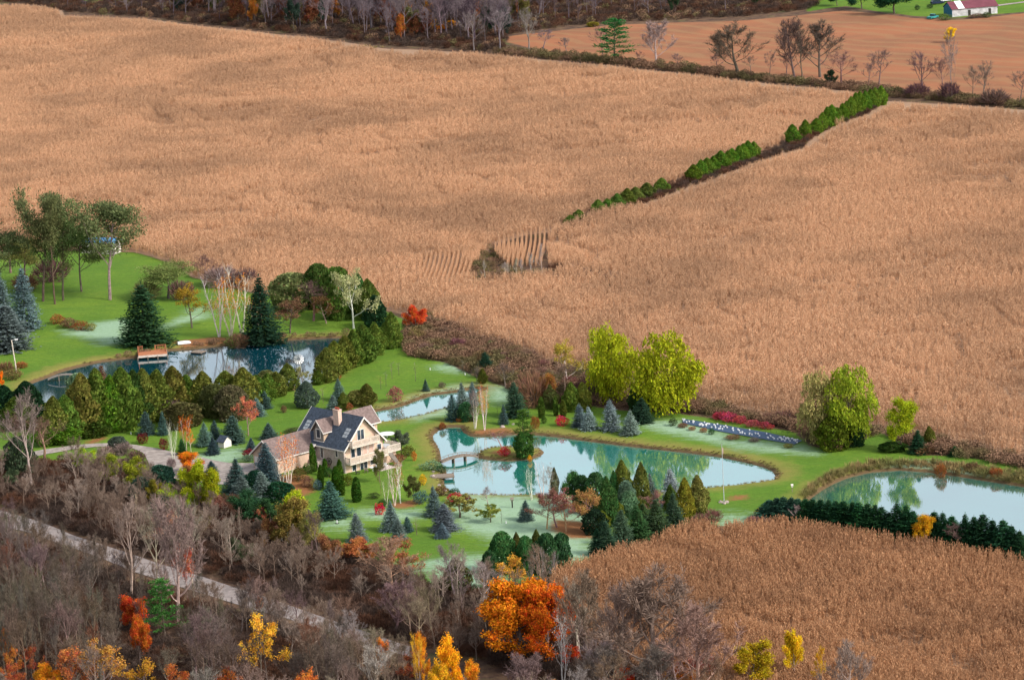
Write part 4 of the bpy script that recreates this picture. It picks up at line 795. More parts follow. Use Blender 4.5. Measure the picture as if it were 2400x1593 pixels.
# lamp post, poles, flagpole, windmill
e = add('lamp_post', None, loc=at(39, 873)); MB().tube([(0, 0, 0), (-.5, 0, 6.6)], [.14, .10], 8).build('pole', M_RAIL, e); MB().tube([(-.5, 0, 6.5), (.3, 0, 6.7)], .05, 6).build('arm', M_METAL, e); MB().box(.15, .75, -.15, .15, 6.55, 6.75).build('lamp_head', M_WHITEP, e); tag(e, 'pale wooden yard lamp post on the lawn at the left edge', 'lamp post')
e = add('utility_pole', None, loc=at(31, 1092)); MB().tube([(0, 0, 0), (-.25, 0, 4.4)], [.16, .13], 8).build('pole', M_RAIL, e); MB().box(-.7, .2, -.05, .05, 4.0, 4.12).build('crossarm', M_WOOD, e); tag(e, 'short pale utility pole among the trees at the left end of the drive', 'pole')
e = add('flagpole', None, loc=at(1697, 1176)); MB().tube([(0, 0, 0), (0, 0, 9.8)], [.07, .03], 6).build('pole', M_METAL, e); MB().box(.04, .22, -.03, .03, 8.3, 9.3).build('flag', simple('flag_cloth', (.62, .42, .36)), e); MB().tube([(0, 0, 9.8), (0, 0, 9.95)], .07, 6).build('finial', M_METAL, e); tag(e, 'tall thin flagpole with limp flag between the two ponds', 'flagpole')
e = add('windmill', None, loc=at(704, 897)); mb = MB(); H_ = 5.2
for sx in (-1, 1):
    for sy in (-1, 1): mb.tube([(sx*.7, sy*.7, 0), (sx*.12, sy*.12, H_)], .035, 4)
for z_ in (1.0, 2.0, 3.0, 4.0):
    s_ = .7-.58*z_/H_; s2 = .7-.58*(z_+.9)/H_
    for a_, b_ in (((-1, -1), (1, -1)), ((1, -1), (1, 1)), ((1, 1), (-1, 1)), ((-1, 1), (-1, -1))): mb.tube([(a_[0]*s_, a_[1]*s_, z_), (b_[0]*s_, b_[1]*s_, z_)], .02, 3).tube([(a_[0]*s_, a_[1]*s_, z_), (b_[0]*s2, b_[1]*s2, z_+.9)], .016, 3)
mb.build('tower', M_METAL, e); wm = add('rotor', None, e, loc=(0, -.35, H_+.2))
mb = MB()
for k in range(12):
    a_ = k*math.pi/6; c, s_ = math.cos(a_), math.sin(a_); c2, s2 = math.cos(a_+.36), math.sin(a_+.36); mb.slab((.3*c, -.05, .3*s_), (1.0*c, -.08, 1.0*s_), (1.0*c2, .08, 1.0*s2), (.3*c2, .05, .3*s2), .02)
mb.build('blade', M_WHITEP, wm); MB().tube([(0, -.1, 0), (0, .3, 0)], .1, 8).build('hub', M_METAL, wm); MB().tube([(0, -.3, H_+.2), (-.5, .9, H_+.2)], .03, 4).box(-.95, -.35, .9, .93, H_, H_+.5).build('tail_vane', M_METAL, e)
tag(e, 'small white ornamental windmill standing by the dark upper pond', 'windmill')
e = add('bird_feeder', None, loc=at(1201, 1190)); MB().tube([(0, 0, 0), (0, 0, 1.2)], .12, 8).build('post', M_DARKM, e); MB().box(-.25, .25, -.25, .25, 1.2, 1.26).prism([(-.3, 1.5), (.3, 1.5), (0, 1.75), (0, 1.75)], 0, -.3, .3).box(-.22, -.18, -.22, .22, 1.26, 1.5).box(.18, .22, -.22, .22, 1.26, 1.5).build('feeder_house', M_WOOD, e); tag(e, 'dark bird feeder on a thick post on the frosty lawn', 'bird feeder')
e = add('birdhouse', None, loc=at(1857, 1153)); MB().tube([(0, 0, 0), (0, 0, .9)], .05, 6).build('post', M_WOOD, e); MB().box(-.15, .15, -.15, .15, .9, 1.2).prism([(-.22, 1.2), (.22, 1.2), (0, 1.4), (0, 1.4)], 0, -.2, .2).build('box', M_WHITE, e); tag(e, 'small grey birdhouse on a post by the left end of the right pond', 'birdhouse')
e = add('lawn_lamp', None, loc=at(790, 1227)); MB().tube([(0, 0, 0), (0, 0, .08)], .3, 8).disc((0, 0, .08), .3).build('base', M_DARKM, e); MB().tube([(0, 0, .05), (0, 0, .55)], .1, 8).disc((0, 0, .55), .1).build('lamp', M_WHITEP, e); tag(e, 'little white lawn lamp on the grass below the big blue spruce', 'lamp')
for x, y, l in ((1090, 878, 'white marker post near the dark cedar on the upper lawn'), (1008, 868, 'white marker post in the middle of the upper lawn'), (1186, 1225, 'white marker post right of the fruit tree on the frost'), (307, 1018, 'white marker post on the grass above the drive')):
    e = add('marker_post', None, loc=at(x, y)); MB().tube([(0, 0, 0), (0, 0, .35)], .1, 6).disc((0, 0, .35), .1).build('post', M_WHITEP, e); MB().disc((0, 0, .36), .06).tube([(0, 0, .35), (0, 0, .5)], .04, 5).build('cap', M_METAL, e); tag(e, l, 'post')
# nursery bed
bed = from_px([(1598, 984), (1616, 982), (1700, 996), (1800, 1014), (1881, 1033), (1862, 1042), (1760, 1026), (1680, 1008), (1604, 994)], 0)
M_FAB = simple('weed_fabric', (.06, .11, .19), .5, .15, 2)
up = [(1600, 983), (1700, 997), (1800, 1015), (1880, 1033)]; lo = [(1600, 993), (1690, 1011), (1780, 1028), (1862, 1042)]
o = ribbon('weed_fabric', up, lo, M_FAB, z=.12, n=50, kind=None); del_ = o
tag(o, 'long blue black ground fabric strip of the nursery bed by the willow', 'ground fabric'); 
if 'kind' in o: del o['kind']
rp = np.random.default_rng(5); lgp, ugp = gp(lo), gp(up); npots = 85; k = 0
pot_me = mesh_quads('white_pot', np.array(MB().tube([(0, 0, 0), (0, 0, .22)], [.12, .15], 8).disc((0, 0, .21), .135, k=8).q), M_WHITEP)
for k in range(npots):
    t = rp.random(); t = t*.42 if k % 5 < 2 else (.42+t*.3 if k % 5 < 3 else .76+t*.24); s_ = .12+.7*rp.random()
    a_ = np.array([np.interp(t, [0, .36, .71, 1], ugp[:, i]) for i in (0, 1)]); b_ = np.array([np.interp(t, [0, .36, .71, 1], lgp[:, i]) for i in (0, 1)]); q = a_+(b_-a_)*s_
    o = add('plant_pot', pot_me, loc=(q[0], q[1], float(zground(q)[0])+.12)); tag(o, 'small round white pot scattered on the blue black nursery fabric', 'pot', 'white pots on the nursery fabric')
# left shed with blue roof
e = add('storage_shed', None, loc=at(238, 592)); e.rotation_euler = (0, 0, -.35); MB().box(-4.3, 4.3, -1.5, 1.5, 0, 2.7).build('wall', M_WHITE, e); MB().slab((-4.6, -1.9, 2.75), (4.6, -1.9, 2.75), (4.6, .1, 3.6), (-4.6, .1, 3.6), .1).slab((-4.6, .101, 3.6), (4.6, .101, 3.6), (4.6, 1.9, 2.75), (-4.6, 1.9, 2.75), .1).build('roof', simple('blue_metal', (.12, .35, .68), .5, .1, 1), e)
MB().box(-1.0, 0, -1.56, -1.503, 0, 2.0).build('door', M_CURT, e); MB().box(2.2, 3.2, -1.56, -1.503, .9, 1.8).build('window', M_GLASS, e); tag(e, 'white storage shed with bright blue roof behind the tall locust trees', 'shed')
# barn and farmyard, top right
A = G(2232, 41); B = G(2338, 32); ang = math.atan2(B[1]-A[1], B[0]-A[0]); L = float(np.linalg.norm((B-A)[:2])); e = add('barn', None, loc=(A[0], A[1], 0)); e.rotation_euler = (0, 0, ang)
print('barn', L, math.degrees(ang)); wd = 7.5; M_BARN = simple('whitewashed_boards', (.62, .60, .62), .9, .2, .8); M_TEAL = simple('teal_boards', (.05, .20, .30), .8, .1, 1); M_BR = simple('maroon_metal', (.20, .065, .085), .6, .12, .6)
MB().box(0.01, L, 0, wd, 0, 2.5).build('wall', M_BARN, e); MB().box(-.1, .005, 0, wd, 0, 2.5).prism([(0, 2.5), (wd, 2.5), (wd/2, 4.3), (wd/2, 4.3)], 0, -.1, L).build('gable', M_TEAL, e)
R_ = MB().slab((-.3, wd/2, 4.55), (-.3, -.35, 2.55), (L+.3, -.35, 2.55), (L+.3, wd/2, 4.55), .1).slab((-.3, wd/2+.001, 4.55), (L+.3, wd/2+.001, 4.55), (L+.3, wd+.35, 2.55), (-.3, wd+.35, 2.55), .1).build('roof', M_BR, e)
MB().slab((2.0, wd/2, 4.6), (2.0, -.37, 2.59), (4.2, -.37, 2.59), (4.2, wd/2, 4.6), .03).build('roof_patch', M_WHITEP, R_)
for x_ in (L*.35, L*.8): MB().box(x_, x_+.9, -.05, -.003, 0, 1.9).build('door', M_DARKM, e)
MB().box(-.16, -.103, 2.2, 5.2, 0, 2.2).build('door', M_TEAL, e); tag(e, 'long low barn with maroon roof and whitewashed side at the top right', 'barn')
def car(x, y, rot, col, lab, kind='parked_car', pick=False, grp=None):
    e = add(kind, None, loc=at(x, y)); e.rotation_euler = (0, 0, rot); mp_ = simple('car_paint', col, .35, .02, 1); body = [(-2.2, .35), (2.2, .35), (2.25, .8), (1.2, .95), (-2.2, .95)]
    MB().prism(body, 1, -.85, .85).build('body', mp_, e); cb = [(-.6, .95), (1.1, .95), (.6, 1.5), (-.4, 1.5)] if pick else [(-2.0, .95), (1.2, .95), (.6, 1.55), (-1.8, 1.55)]
    MB().prism(cb, 1, -.75, .75).build('cabin', M_GLASS, e); MB().box(-1.7 if not pick else -.35, .55, -.72, .72, 1.5 if pick else 1.55, 1.6).build('roof', mp_, e)
    for sx in (-1.4, 1.4):
        for sy in (-.86, .86): MB().tube([(sx, sy-.1, .34), (sx, sy+.1, .34)], .34, 10).disc((sx, sy, .34), .01).build('wheel', M_DARKM, e)
    return tag(e, lab, 'car')
car(2197, 10, .3, (.02, .03, .07), 'dark blue car parked behind the barn gable'); car(2214, 4, .3, (.75, .75, .78), 'white car parked above the barn roof'); car(2186, 45, .9, (.05, .30, .28), 'teal pickup truck parked in front of the barn gable', pick=True)
e = add('farm_building', None, loc=at(2130, -2)); e.rotation_euler = (0, 0, .3); MB().box(-7, 7, -.5, 8, 0, 3).build('wall', M_BARN, e); MB().slab((-7.4, 4, 4.9), (-7.4, -1, 2.9), (7.4, -1, 2.9), (7.4, 4, 4.9), .1).slab((-7.4, 4.001, 4.9), (7.4, 4.001, 4.9), (7.4, 9, 2.9), (-7.4, 9, 2.9), .1).build('roof', M_ROOF2, e)
MB().box(2.0, 5.5, -.56, -.503, 0, 2.6).build('door', M_DARKM, e); tag(e, 'farm garage with dark open door at the top edge beside the big evergreens', 'garage')
ribbon('farm_track', [(2330, 14), (2400, 4), (2520, -12)], [(2335, 17), (2400, 7), (2520, -8)], M_GRAVEL)
# ------------------------------------------------------------------ single trees and shrubs (kind | x | top | base | width | colour | trunk | label)
SPEC = '''
locust|101|448|705|98|feather|bark|leftmost tall feathery locust tree on the upper lawn
locust|129|461|712|78|feather|bark|slim locust with pale trunk, second from the left on the upper lawn
locust|148|474|703|80|feather|bark|slim locust with straight pale trunk, third on the upper lawn
locust|191|520|683|92|feather|dgrey|leaning locust with dark forked trunk in front of the blue roofed shed
locust|258|473|703|115|feather|mauve|broad locust with thick short trunk at the right end of the group
locust|4|505|700|95|feather|bark|locust tree cut by the left edge behind the spruces
locust|60|560|668|90|olive|dgrey|low olive tree behind the leftmost locusts by the cornfield
bare|25|545|640|90|purple||low purple bare tree behind the locusts at the left edge
tshrub|120|600|660|95|purple||dark purple thicket between the locusts and the cornfield
tshrub|60|640|680|80|brown||brown thicket behind the leftmost blue spruces
spruce|61|622|772|76|blue||tall frosted blue spruce, rightmost of the three at the left edge
spruce|18|712|818|104|blue||big blue spruce in front at the left edge of the lawn
spruce|2|622|745|62|blue||blue spruce behind the other two at the left edge
shrub|135|736|757|36|rust|purple|russet shrub, left one of the bed on the upper lawn
shrub|163|745|766|46|brown|purple|dark brown shrub, middle of the bed on the upper lawn
shrub|190|752|771|44|rust|purple|brown shrub, third of the bed on the upper lawn
shrub|212|756|773|32|brownced|purple|yellow brown shrub at the right end of the bed on the upper lawn
spruce|339|663|806|104|(.045,.095,.04)||big broad dark green spruce on the lawn above the orange deck
thin|450|668|769|96|(.34,.20,.03)|dgrey|wide low tree with orange green leaves on the upper lawn
locust|395|622|700|110|olive|dgrey|low dark olive tree at the edge of the upper lawn and cornfield
tshrub|345|650|702|80|oliveg||grey olive thicket behind the big dark spruce
tshrub|425|650|702|70|purple||dusky thicket behind the orange green tree
bare|480|597|672|70|purple||dark purple bare tree standing up into the cornfield
tshrub|520|618|670|90|mauve||mauve brown thicket behind the white birches
tshrub|575|622|672|80|purple||purple thicket behind the right hand birches
pbirch|514|632|790|66|white|white|white birch, left one of the three by the dark pond
birch|541|640|789|72|(.62,.25,.05)|white|white birch with orange leaves, middle of the three by the dark pond
pbirch|567|615|782|80|white|white|tallest white birch, right one of the three by the dark pond
birch|600|690|790|60|(.62,.22,.05)|white|small orange leaved birch in front of the dark spruce
spruce|613|638|799|92|(.03,.075,.04)||tall dark green spruce right of the white birches by the pond
tshrub|560|770|808|60|brown||low twiggy shrub at the birch feet on the bank
shrub|545|782|808|40|olive||olive shrub on the bank below the birches
thin|680|695|780|90|brown|dgrey|brown thinly leaved tree right of the tall dark spruce
egg|688|642|725|104|(.19,.20,.08)|dgrey|olive green tree behind the brown one at the cornfield edge
bare|735|665|752|95|purple||dark bare tree in the middle of the clump beyond the pond
thin|765|690|757|80|(.22,.12,.06)|mauve|brown leaved small tree on the lawn beyond the pond
egg|747|620|722|66|(.10,.18,.04)|dgrey|dark green bushy tree at the top of the clump by the cornfield
egg|795|628|745|88|(.11,.19,.04)|dgrey|green bushy tree behind the pale birch
thin|829|632|769|98|(.38,.35,.17)|white|pale olive birch like tree with white trunk beyond the pond
cedar|845|642|735|55|green2||dark cedar right behind the pale tree at the field edge
cedar|866|655|748|55|cedar||cedar, second down the field edge behind the pale tree
cedar|880|692|765|58|(.03,.09,.04)||dark green cedar just above the plump cedar row
cedar|918|731|815|50|cedar||topmost cedar of the plump row right of the dark pond
cedar|881|756|831|52|cedar||second cedar of the plump row right of the dark pond
cedar|854|762|849|56|cedar||third cedar of the plump row right of the dark pond
cedar|830|773|858|44|cedar||fourth cedar of the plump row right of the dark pond
cedar|812|787|864|44|brownced||fifth cedar of the plump row right of the dark pond
cedar|788|799|876|52|brownced||sixth cedar of the plump row right of the dark pond
cedar|768|815|893|46|brownced||lowest cedar of the plump row right of the dark pond
shrub|790|872|890|24|rust|purple|small russet shrub at the foot of the lowest plump cedar
leafy|974|717|782|60|(.62,.10,.03)|dgrey|bright red maple at the corner of the cornfield
cedar|15|903|985|64|(.03,.09,.035)||dark cedar at the left edge above the wood
cedar|66|893|990|64|(.03,.085,.035)||dark cedar, second from the left in the hedge belt
cedar|40|930|1005|60|cedar||green cedar in front of the two dark ones at left
cedar|130|929|1036|56|brownced||yellowish cedar left of the gap in the hedge belt
cedar|156|926|1030|50|cedar||cedar right beside the yellowish one below the dark pond
cedar|196|877|1018|72|brownced||tall pointed cedar in front of the pale footbridge
egg|186|870|940|40|pgreen||pale blue green tree behind the tall pointed cedar
cedar|232|865|1012|66|cedar||fourth tall cedar of the hedge belt, right of the pointed one
spruce|247|852|975|48|brown||brownish spruce top rising behind the hedge belt
cedar|262|880|1010|58|grass||bright green cedar of the hedge belt left of centre
cedar|290|862|1006|66|cedar||tall green cedar in the middle of the hedge belt
cedar|318|868|995|56|(.06,.11,.03)||dark green cedar of the hedge belt beneath the orange deck
cedar|343|864|990|56|brownced||cedar of the hedge belt under the right side of the deck
cedar|370|868|985|54|cedar||green cedar of the hedge belt under the gap left of the boat
cedar|408|860|972|60|brownced||yellowish cedar of the hedge belt under the white boat
cedar|444|880|965|56|cedar||short cedar of the hedge belt under the raft
cedar|481|870|965|56|brownced||round topped cedar of the hedge belt under the birches
egg|505|900|975|60|(.12,.13,.05)||olive rounded bush filling the belt below the birches
cedar|533|868|955|60|brownced||broad cedar below the left hand birches
egg|545|905|985|60|(.13,.13,.06)||dull olive bush behind the pink tree
cedar|574|861|960|66|brownced||broad cedar below the dark spruce across the pond
cedar|603|880|950|50|cedar||cedar left of the three pointed ones by the pond
cedar|631|876|932|36|cedar||small cedar, first of the three pointed ones by the pond
cedar|650|871|928|38|brownced||small cedar, second of the three pointed ones by the pond
cedar|676|851|914|42|brownced||largest of the three pointed cedars by the pond
thin|712|861|910|44|(.28,.26,.10)|mauve|thin olive tree just right of the white windmill
cedar|746|868|901|24|cedar||little cedar between the windmill and the plump row
egg|585|905|960|40|pgreen||pale green round pine behind the pink tree
egg|430|945|1000|70|(.12,.11,.05)||dull brown green bush in the middle of the belt
tshrub|395|925|985|70|purple||brown twiggy thicket in the belt above the small spruces
tshrub|300|960|1000|60|purple||twiggy thicket low in the hedge belt
bare|176|960|1020|50|rust||brown twiggy tree in front of the tall pointed cedar
cedar|110|985|1042|50|grass||low bright green cedar by the drive at left
cedar|155|995|1038|60|grass||low bright green cedar right of the first one by the drive
cedar|220|980|1020|60|(.10,.17,.03)||low green cedar at the lawn edge below the belt
spruce|344|962|1018|32|dblue||small blue green spruce at the right end of the belt
spruce|383|962|1019|24|dblue||slim blue green spruce beside the birch on the drive
pbirch|407|982|1090|30|white|white|white bare birch standing at the edge of the drive
tshrub|402|1068|1096|26|mauve||twiggy shrub around the foot of the drive birch
birch|436|972|1057|30|orange|white|narrow bright orange tree by the drive
thin|448|1000|1058|26|(.66,.26,.06)|white|shorter pale orange tree beside the narrow one
spruce|428|1025|1066|24|green||small green spruce under the narrow orange tree
spruce|480|988|1044|38|blue||grey blue spruce right of the narrow orange tree
spruce|503|982|1031|30|dblue||dark blue spruce above the tiny white shed
spruce|546|971|1036|54|dblue||broad blue spruce beneath the pink tree
thin|582|930|1020|66|pink|mauve|salmon pink leaved tree left of the house
spruce|500|1023|1063|30|dblue||small blue spruce left of the tiny white shed
leafy|436|1057|1108|60|orange|bark|bright orange round tree by the drive
leafy|445|1085|1150|50|rust|bark|rusty tree below the bright orange one
shrub|334|1015|1039|28|wine||dark wine shrub on the grass above the drive
shrub|384|1025|1052|24|wine||dark wine shrub left of the drive birch
tshrub|290|1030|1065|50|mauve||mauve twiggy tree in front of the drive
tshrub|250|1040|1070|50|mauve||greyish twiggy tree on the near side of the drive
tshrub|320|1050|1085|44|purple||purple twiggy shrub inside the bend of the drive
egg|277|1022|1060|40|(.10,.14,.11)||grey green round bush by the drive bend
bare|75|915|1150|96|(.27,.21,.18)||tall pale bare tree at left rising over the hedge belt
bare|40|965|1090|90|purple||brown bare tree below the cedars at the left edge
bare|105|975|1075|80|(.24,.13,.09)||reddish brown bare tree near the left end of the drive
egg|50|1025|1120|60|(.07,.10,.06)||dark olive tree behind the short utility pole
leafy|200|1048|1110|58|lime|bark|lime yellow tree below the drive at left
leafy|270|1062|1140|60|limed|mauve|yellow green tree behind the tall pale snag
leafy|318|1075|1160|56|limed|mauve|yellow green tree right of the tall pale snag
egg|377|1091|1152|50|(.04,.11,.06)||round dark green pine between the yellow green trees
spruce|497|1080|1108|26|dblue||small blue spruce on the verge of the drive
leafy|468|1078|1200|74|lime|bark|large lime yellow tree below the drive, left crown
leafy|506|1100|1210|62|lime|bark|large lime yellow tree below the drive, right crown
leafy|405|1140|1205|44|lime|bark|small lime tree left of the large ones
leafy|365|1125|1190|36|(.30,.26,.04)|bark|small yellow olive tree below the round pine
leafy|450|1155|1210|40|lime|bark|low lime tree in front of the large ones
egg|385|1165|1215|54|(.03,.08,.05)||dark green bush below the small lime tree
egg|340|1120|1180|50|(.05,.09,.06)||dark evergreen behind the tall snag trees
spruce|631|989|1028|40|dblue||blue spruce behind the garage roof
spruce|622|914|956|28|dblue||small blue spruce at the top of the left lawn
spruce|604|930|974|30|blue||pale blue spruce left of the small one on the left lawn
spruce|589|1025|1058|22|dblue||narrow blue spruce at the garage corner
shrub|585|1056|1078|32|wine||dark red shrub in front of the narrow spruce
shrub|585|1070|1086|30|pgreen||pale green low shrub by the garage corner
spruce|627|1041|1132|60|dblue||tallest blue spruce in front of the garage
spruce|557|1073|1151|58|dblue||big blue spruce left of the tallest one by the drive
spruce|566|1112|1163|44|blue||lighter blue spruce in front of the big left one
spruce|618|1101|1172|44|blue||lighter blue spruce in front of the tallest one
egg|600|1105|1152|36|(.02,.07,.04)||dark green bush between the blue spruces
egg|656|1130|1172|54|(.03,.10,.045)||dark green rounded pine below the garage
leafy|586|1154|1246|80|(.035,.10,.04)|bark|large dark green tree below the blue spruces
leafy|635|1168|1240|60|(.05,.12,.04)|bark|green tree right of the large dark green one
birch|678|1019|1146|60|orange|white|birch with bright orange top in front of the garage
pbirch|662|1055|1142|40|white|white|bare white birch left of the orange topped one
leafy|702|1065|1092|30|orange|bark|small orange tree under the garage eave
column|737|1048|1113|18|(.07,.15,.02)||tallest columnar cedar at the porch
column|763|1080|1121|13|(.07,.15,.02)||slim columnar cedar right of the porch
column|752|1090|1145|16|(.07,.15,.02)||columnar cedar in front of the porch steps
column|799|1078|1135|15|(.07,.15,.02)||slim columnar cedar at the near corner of the house
column|790|1092|1150|21|(.07,.15,.02)||broad columnar cedar at the near corner of the house
column|801|1122|1160|14|(.07,.15,.02)||lowest columnar cedar of the corner group
column|836|1116|1174|20|(.06,.14,.02)||single columnar cedar on the lawn in front of the patio
shrub|817|1112|1138|25|(.13,.15,.02)||round yellow green shrub in front of the patio
shrub|758|1078|1096|26|(.40,.04,.06)||crimson shrub between the columnar cedars
shrub|775|1085|1103|24|(.36,.05,.06)||second crimson shrub nearer the wall
shrub|722|1095|1118|32|(.08,.16,.03)||green shrub left of the tallest columnar cedar
shrub|728|1080|1097|16|(.55,.35,.04)||small golden shrub under the garage eave
shrub|700|1100|1132|34|(.16,.11,.04)||brown shrub in the bed below the garage
shrub|722|1118|1142|36|(.24,.14,.09)||brown pink shrub in the bed left of the columns
shrub|745|1125|1148|22|dblue||bluish shrub at the feet of the columnar cedars
shrub|780|1125|1145|22|(.24,.14,.08)||brown flower clump right of the blue spruce top
shrub|786|1090|1104|14|yellow||small yellow shrub at the house wall
shrub|772|1100|1122|26|(.05,.13,.03)||green shrub below the wagon wheel
shrub|670|1140|1160|26|(.30,.12,.06)||rusty shrub under the white birches by the garage
spruce|778|1124|1213|66|dblue||big blue spruce on the lawn below the house
spruce|839|1197|1268|42|blue||blue spruce on the lower lawn left of the red ball
poplar|893|1048|1158|34|(.15,.13,.05)||narrow olive poplar in front of the patio corner
leafy|890|1050|1130|26|(.15,.17,.05)|mauve|narrow leafy column in front of the patio corner
pbirch|925|1072|1184|36|pale|white|left bare birch of the pair below the side deck
birch|939|1072|1178|50|(.45,.17,.09)|white|birch with reddish twigs below the side deck
pbirch|906|1110|1184|26|pale|white|small leaning birch with thin white stems by the red ball
leafy|941|1008|1064|44|(.13,.15,.09)|bark|grey olive bush right of the side deck
shrub|955|1045|1068|38|(.15,.16,.03)||yellow green shrub below the grey olive bush
shrub|935|1065|1082|30|(.34,.13,.07)||reddish shrub between the deck and the birches
shrub|971|1058|1080|12|(.62,.25,.04)||small orange shrub by the lawn edge right of the deck
leafy|970|1112|1174|42|(.13,.13,.04)|mauve|dull olive round tree left of the jetty
shrub|991|1112|1136|20|yellow||yellow twiggy shrub left of the jetty
shrub|1012|1080|1100|54|pgreen||flat spreading blue green juniper by the pond
shrub|1036|1088|1105|28|(.06,.14,.07)||dark green juniper tip reaching the water
shrub|877|1153|1166|30|(.07,.12,.03)||low dark green mound on the lawn below the patio
shrub|897|1170|1186|26|(.05,.12,.03)||low green mound behind the red ball
shrub|890|1180|1206|26|(.62,.02,.06)||vivid red round shrub on the lower lawn
spruce|918|1169|1242|42|blue||blue spruce just right of the vivid red ball
spruce|935|1210|1264|34|blue||smaller blue spruce in front of the one by the red ball
spruce|955|1208|1244|24|dblue||small dark blue spruce right of the pair by the red ball
spruce|1018|1135|1208|42|blue||blue spruce behind, left of the fruit tree with red top
spruce|1042|1175|1242|52|blue||broad blue spruce in front, below the red topped shrub
spruce|1038|1223|1258|28|blue||smallest blue spruce in front of the broad one
spruce|1233|1169|1218|32|dblue||small dark spruce on the frost left of the plum trees
apple|1078|1160|1212|66|(.26,.24,.06)|bark|wide fruit tree with yellow leaves behind the blue spruces
shrub|1068|1156|1176|38|(.60,.03,.06)||bright red shrub behind the yellow leaved fruit tree
shrub|1095|1160|1178|22|wine||dark red shrub right of the bright red one
shrub|1065|1144|1160|30|(.04,.10,.03)||dark green spreading juniper on the near pond shore
shrub|985|1150|1178|36|dblue||bluish shrub between the olive tree and the blue spruce
shrub|1035|1140|1160|40|(.16,.10,.05)||brown shrub on the near left shore of the pond
bare|1145|1140|1190|36|grey||small bare tree on the frosty lawn above the fruit tree
apple|1150|1180|1222|50|(.24,.26,.06)|bark|small round fruit tree with yellow dots on the frost
sapling|977|1212|1252|20|grey||thin bare sapling on the lower lawn by the small spruces
sapling|842|1225|1252|12|grey||thin bare sapling left of the red ball on the lower lawn
sapling|1176|1190|1225|12|grey||thin sapling right of the small round fruit tree
leafy|672|1160|1292|84|(.26,.19,.05)|white|olive orange leaved birch like tree below the house
leafy|706|1150|1282|66|lime|mauve|bright lime yellow tree below the orange topped birch
leafy|690|1152|1230|46|lime|mauve|second lime yellow crown left of the bright one
leafy|733|1188|1300|48|(.28,.30,.08)|mauve|dull yellow green tree right of the lime ones
bare|748|1192|1316|50|dgrey||dark bare leaning tree right of the dull yellow one
leafy|615|1190|1242|30|(.58,.17,.11)|mauve|small salmon red tree left of the olive orange one
leafy|640|1215|1290|70|(.24,.14,.05)|bark|brown olive tree below the salmon red one
leafy|780|1252|1335|58|(.32,.15,.06)|bark|rusty brown bush at the edge of the lower lawn
leafy|842|1262|1330|80|(.46,.18,.06)|bark|orange brown bush at the edge of the lower lawn
wide|918|1255|1392|120|(.44,.26,.20)||wide bare tree with rusty twigs overlapping the lower lawn
thin|945|1262|1385|90|(.44,.16,.07)|mauve|rusty leaved tree within the wide bare one
cedar|1072|1307|1388|72|(.12,.13,.04)||olive cedar behind bare branches below the lower lawn
bare|1066|1263|1400|80|(.26,.21,.18)||dark bare tree in front of the olive cedar
bare|1040|1320|1410|70|(.36,.28,.24)||pale bare tree left of the olive cedar
egg|1180|1247|1342|60|green||dark green bush left of the frosty gap at the near field corner
cedar|1215|1247|1330|34|(.14,.17,.04)||yellowish cedar tip in the clump at the near field corner
cedar|1259|1240|1330|30|(.14,.17,.04)||second yellowish cedar tip in the clump at the near field corner
egg|1236|1256|1345|46|green||green evergreen in the middle of the clump at the near field corner
egg|1285|1250|1345|56|(.05,.13,.05)||broad green evergreen in the clump at the near field corner
egg|1318|1248|1338|46|(.045,.12,.05)||green evergreen at the right end of the clump by the near field
poplar|1248|1290|1385|30|(.36,.32,.26)||slim grey poplar in front of the corner clump, left
poplar|1275|1280|1378|30|(.36,.32,.26)||slim grey poplar in front of the corner clump, middle
poplar|1303|1290|1372|30|(.36,.32,.26)||slim grey poplar in front of the corner clump, right
thin|1189|1300|1395|86|(.66,.32,.05)|dgrey|golden leaved tree with dark branches above the orange oak
egg|1150|1290|1380|40|(.04,.11,.04)||dark green evergreen left of the golden leaved tree
spruce|1063|921|985|30|dblue||green spruce at the left of the grove between the ponds
spruce|1084|895|958|36|blue||pale blue spruce in the grove between the ponds
spruce|1107|893|950|26|blue||slim blue spruce behind the purple birch
egg|1094|943|986|36|(.05,.14,.05)||round green evergreen in the grove between the ponds
tshrub|1104|962|988|22|brown||brown twiggy shrub beside the round evergreen
birch|1114|912|1004|38|(.30,.17,.16)|white|white birch with purplish twigs on the pond shore
birch|1136|897|1008|28|(.66,.28,.08)|white|white birch with orange top on the pond shore
shrub|1077|978|988|18|rust||low russet mound under the grove
tshrub|1037|980|1000|20|rust||small rusty shrub at the head of the turquoise pond
spruce|1181|945|993|22|dblue||small blue spruce on the lawn above the island
spruce|1208|890|976|46|(.05,.12,.06)||tall green spruce on the lawn above the island
sapling|1166|950|972|10|green||tiny green tree left of the small blue spruce
tshrub|1255|970|1004|26|rust||reddish brown twiggy shrub behind the island cedar
shrub|1275|976|992|14|(.07,.14,.03)||small green shrub below the left narrow cedar
column|1270|930|979|14|(.11,.16,.03)||narrow cedar, left of the three on the far lawn
column|1303|928|974|13|(.11,.16,.03)||narrow cedar, middle of the three on the far lawn
column|1321|938|976|15|(.12,.16,.03)||narrow cedar, right of the three on the far lawn
shrub|1317|975|998|31|(.62,.02,.07)||vivid crimson shrub on the far lawn by the blue spruces
spruce|1359|946|999|32|blue||leftmost of the pale blue spruces beyond the turquoise pond
spruce|1382|951|1008|40|(.32,.42,.40)||second pale blue spruce beyond the turquoise pond
spruce|1433|935|1008|45|(.30,.40,.38)||tallest pale blue spruce beyond the turquoise pond
spruce|1477|960|1018|46|(.33,.43,.41)||rightmost pale blue spruce beyond the turquoise pond
spruce|1505|930|990|46|(.04,.10,.06)||dark green spruce behind the rightmost pale blue one
egg|1500|905|960|50|(.05,.10,.03)||dark green bush under the yellow willows
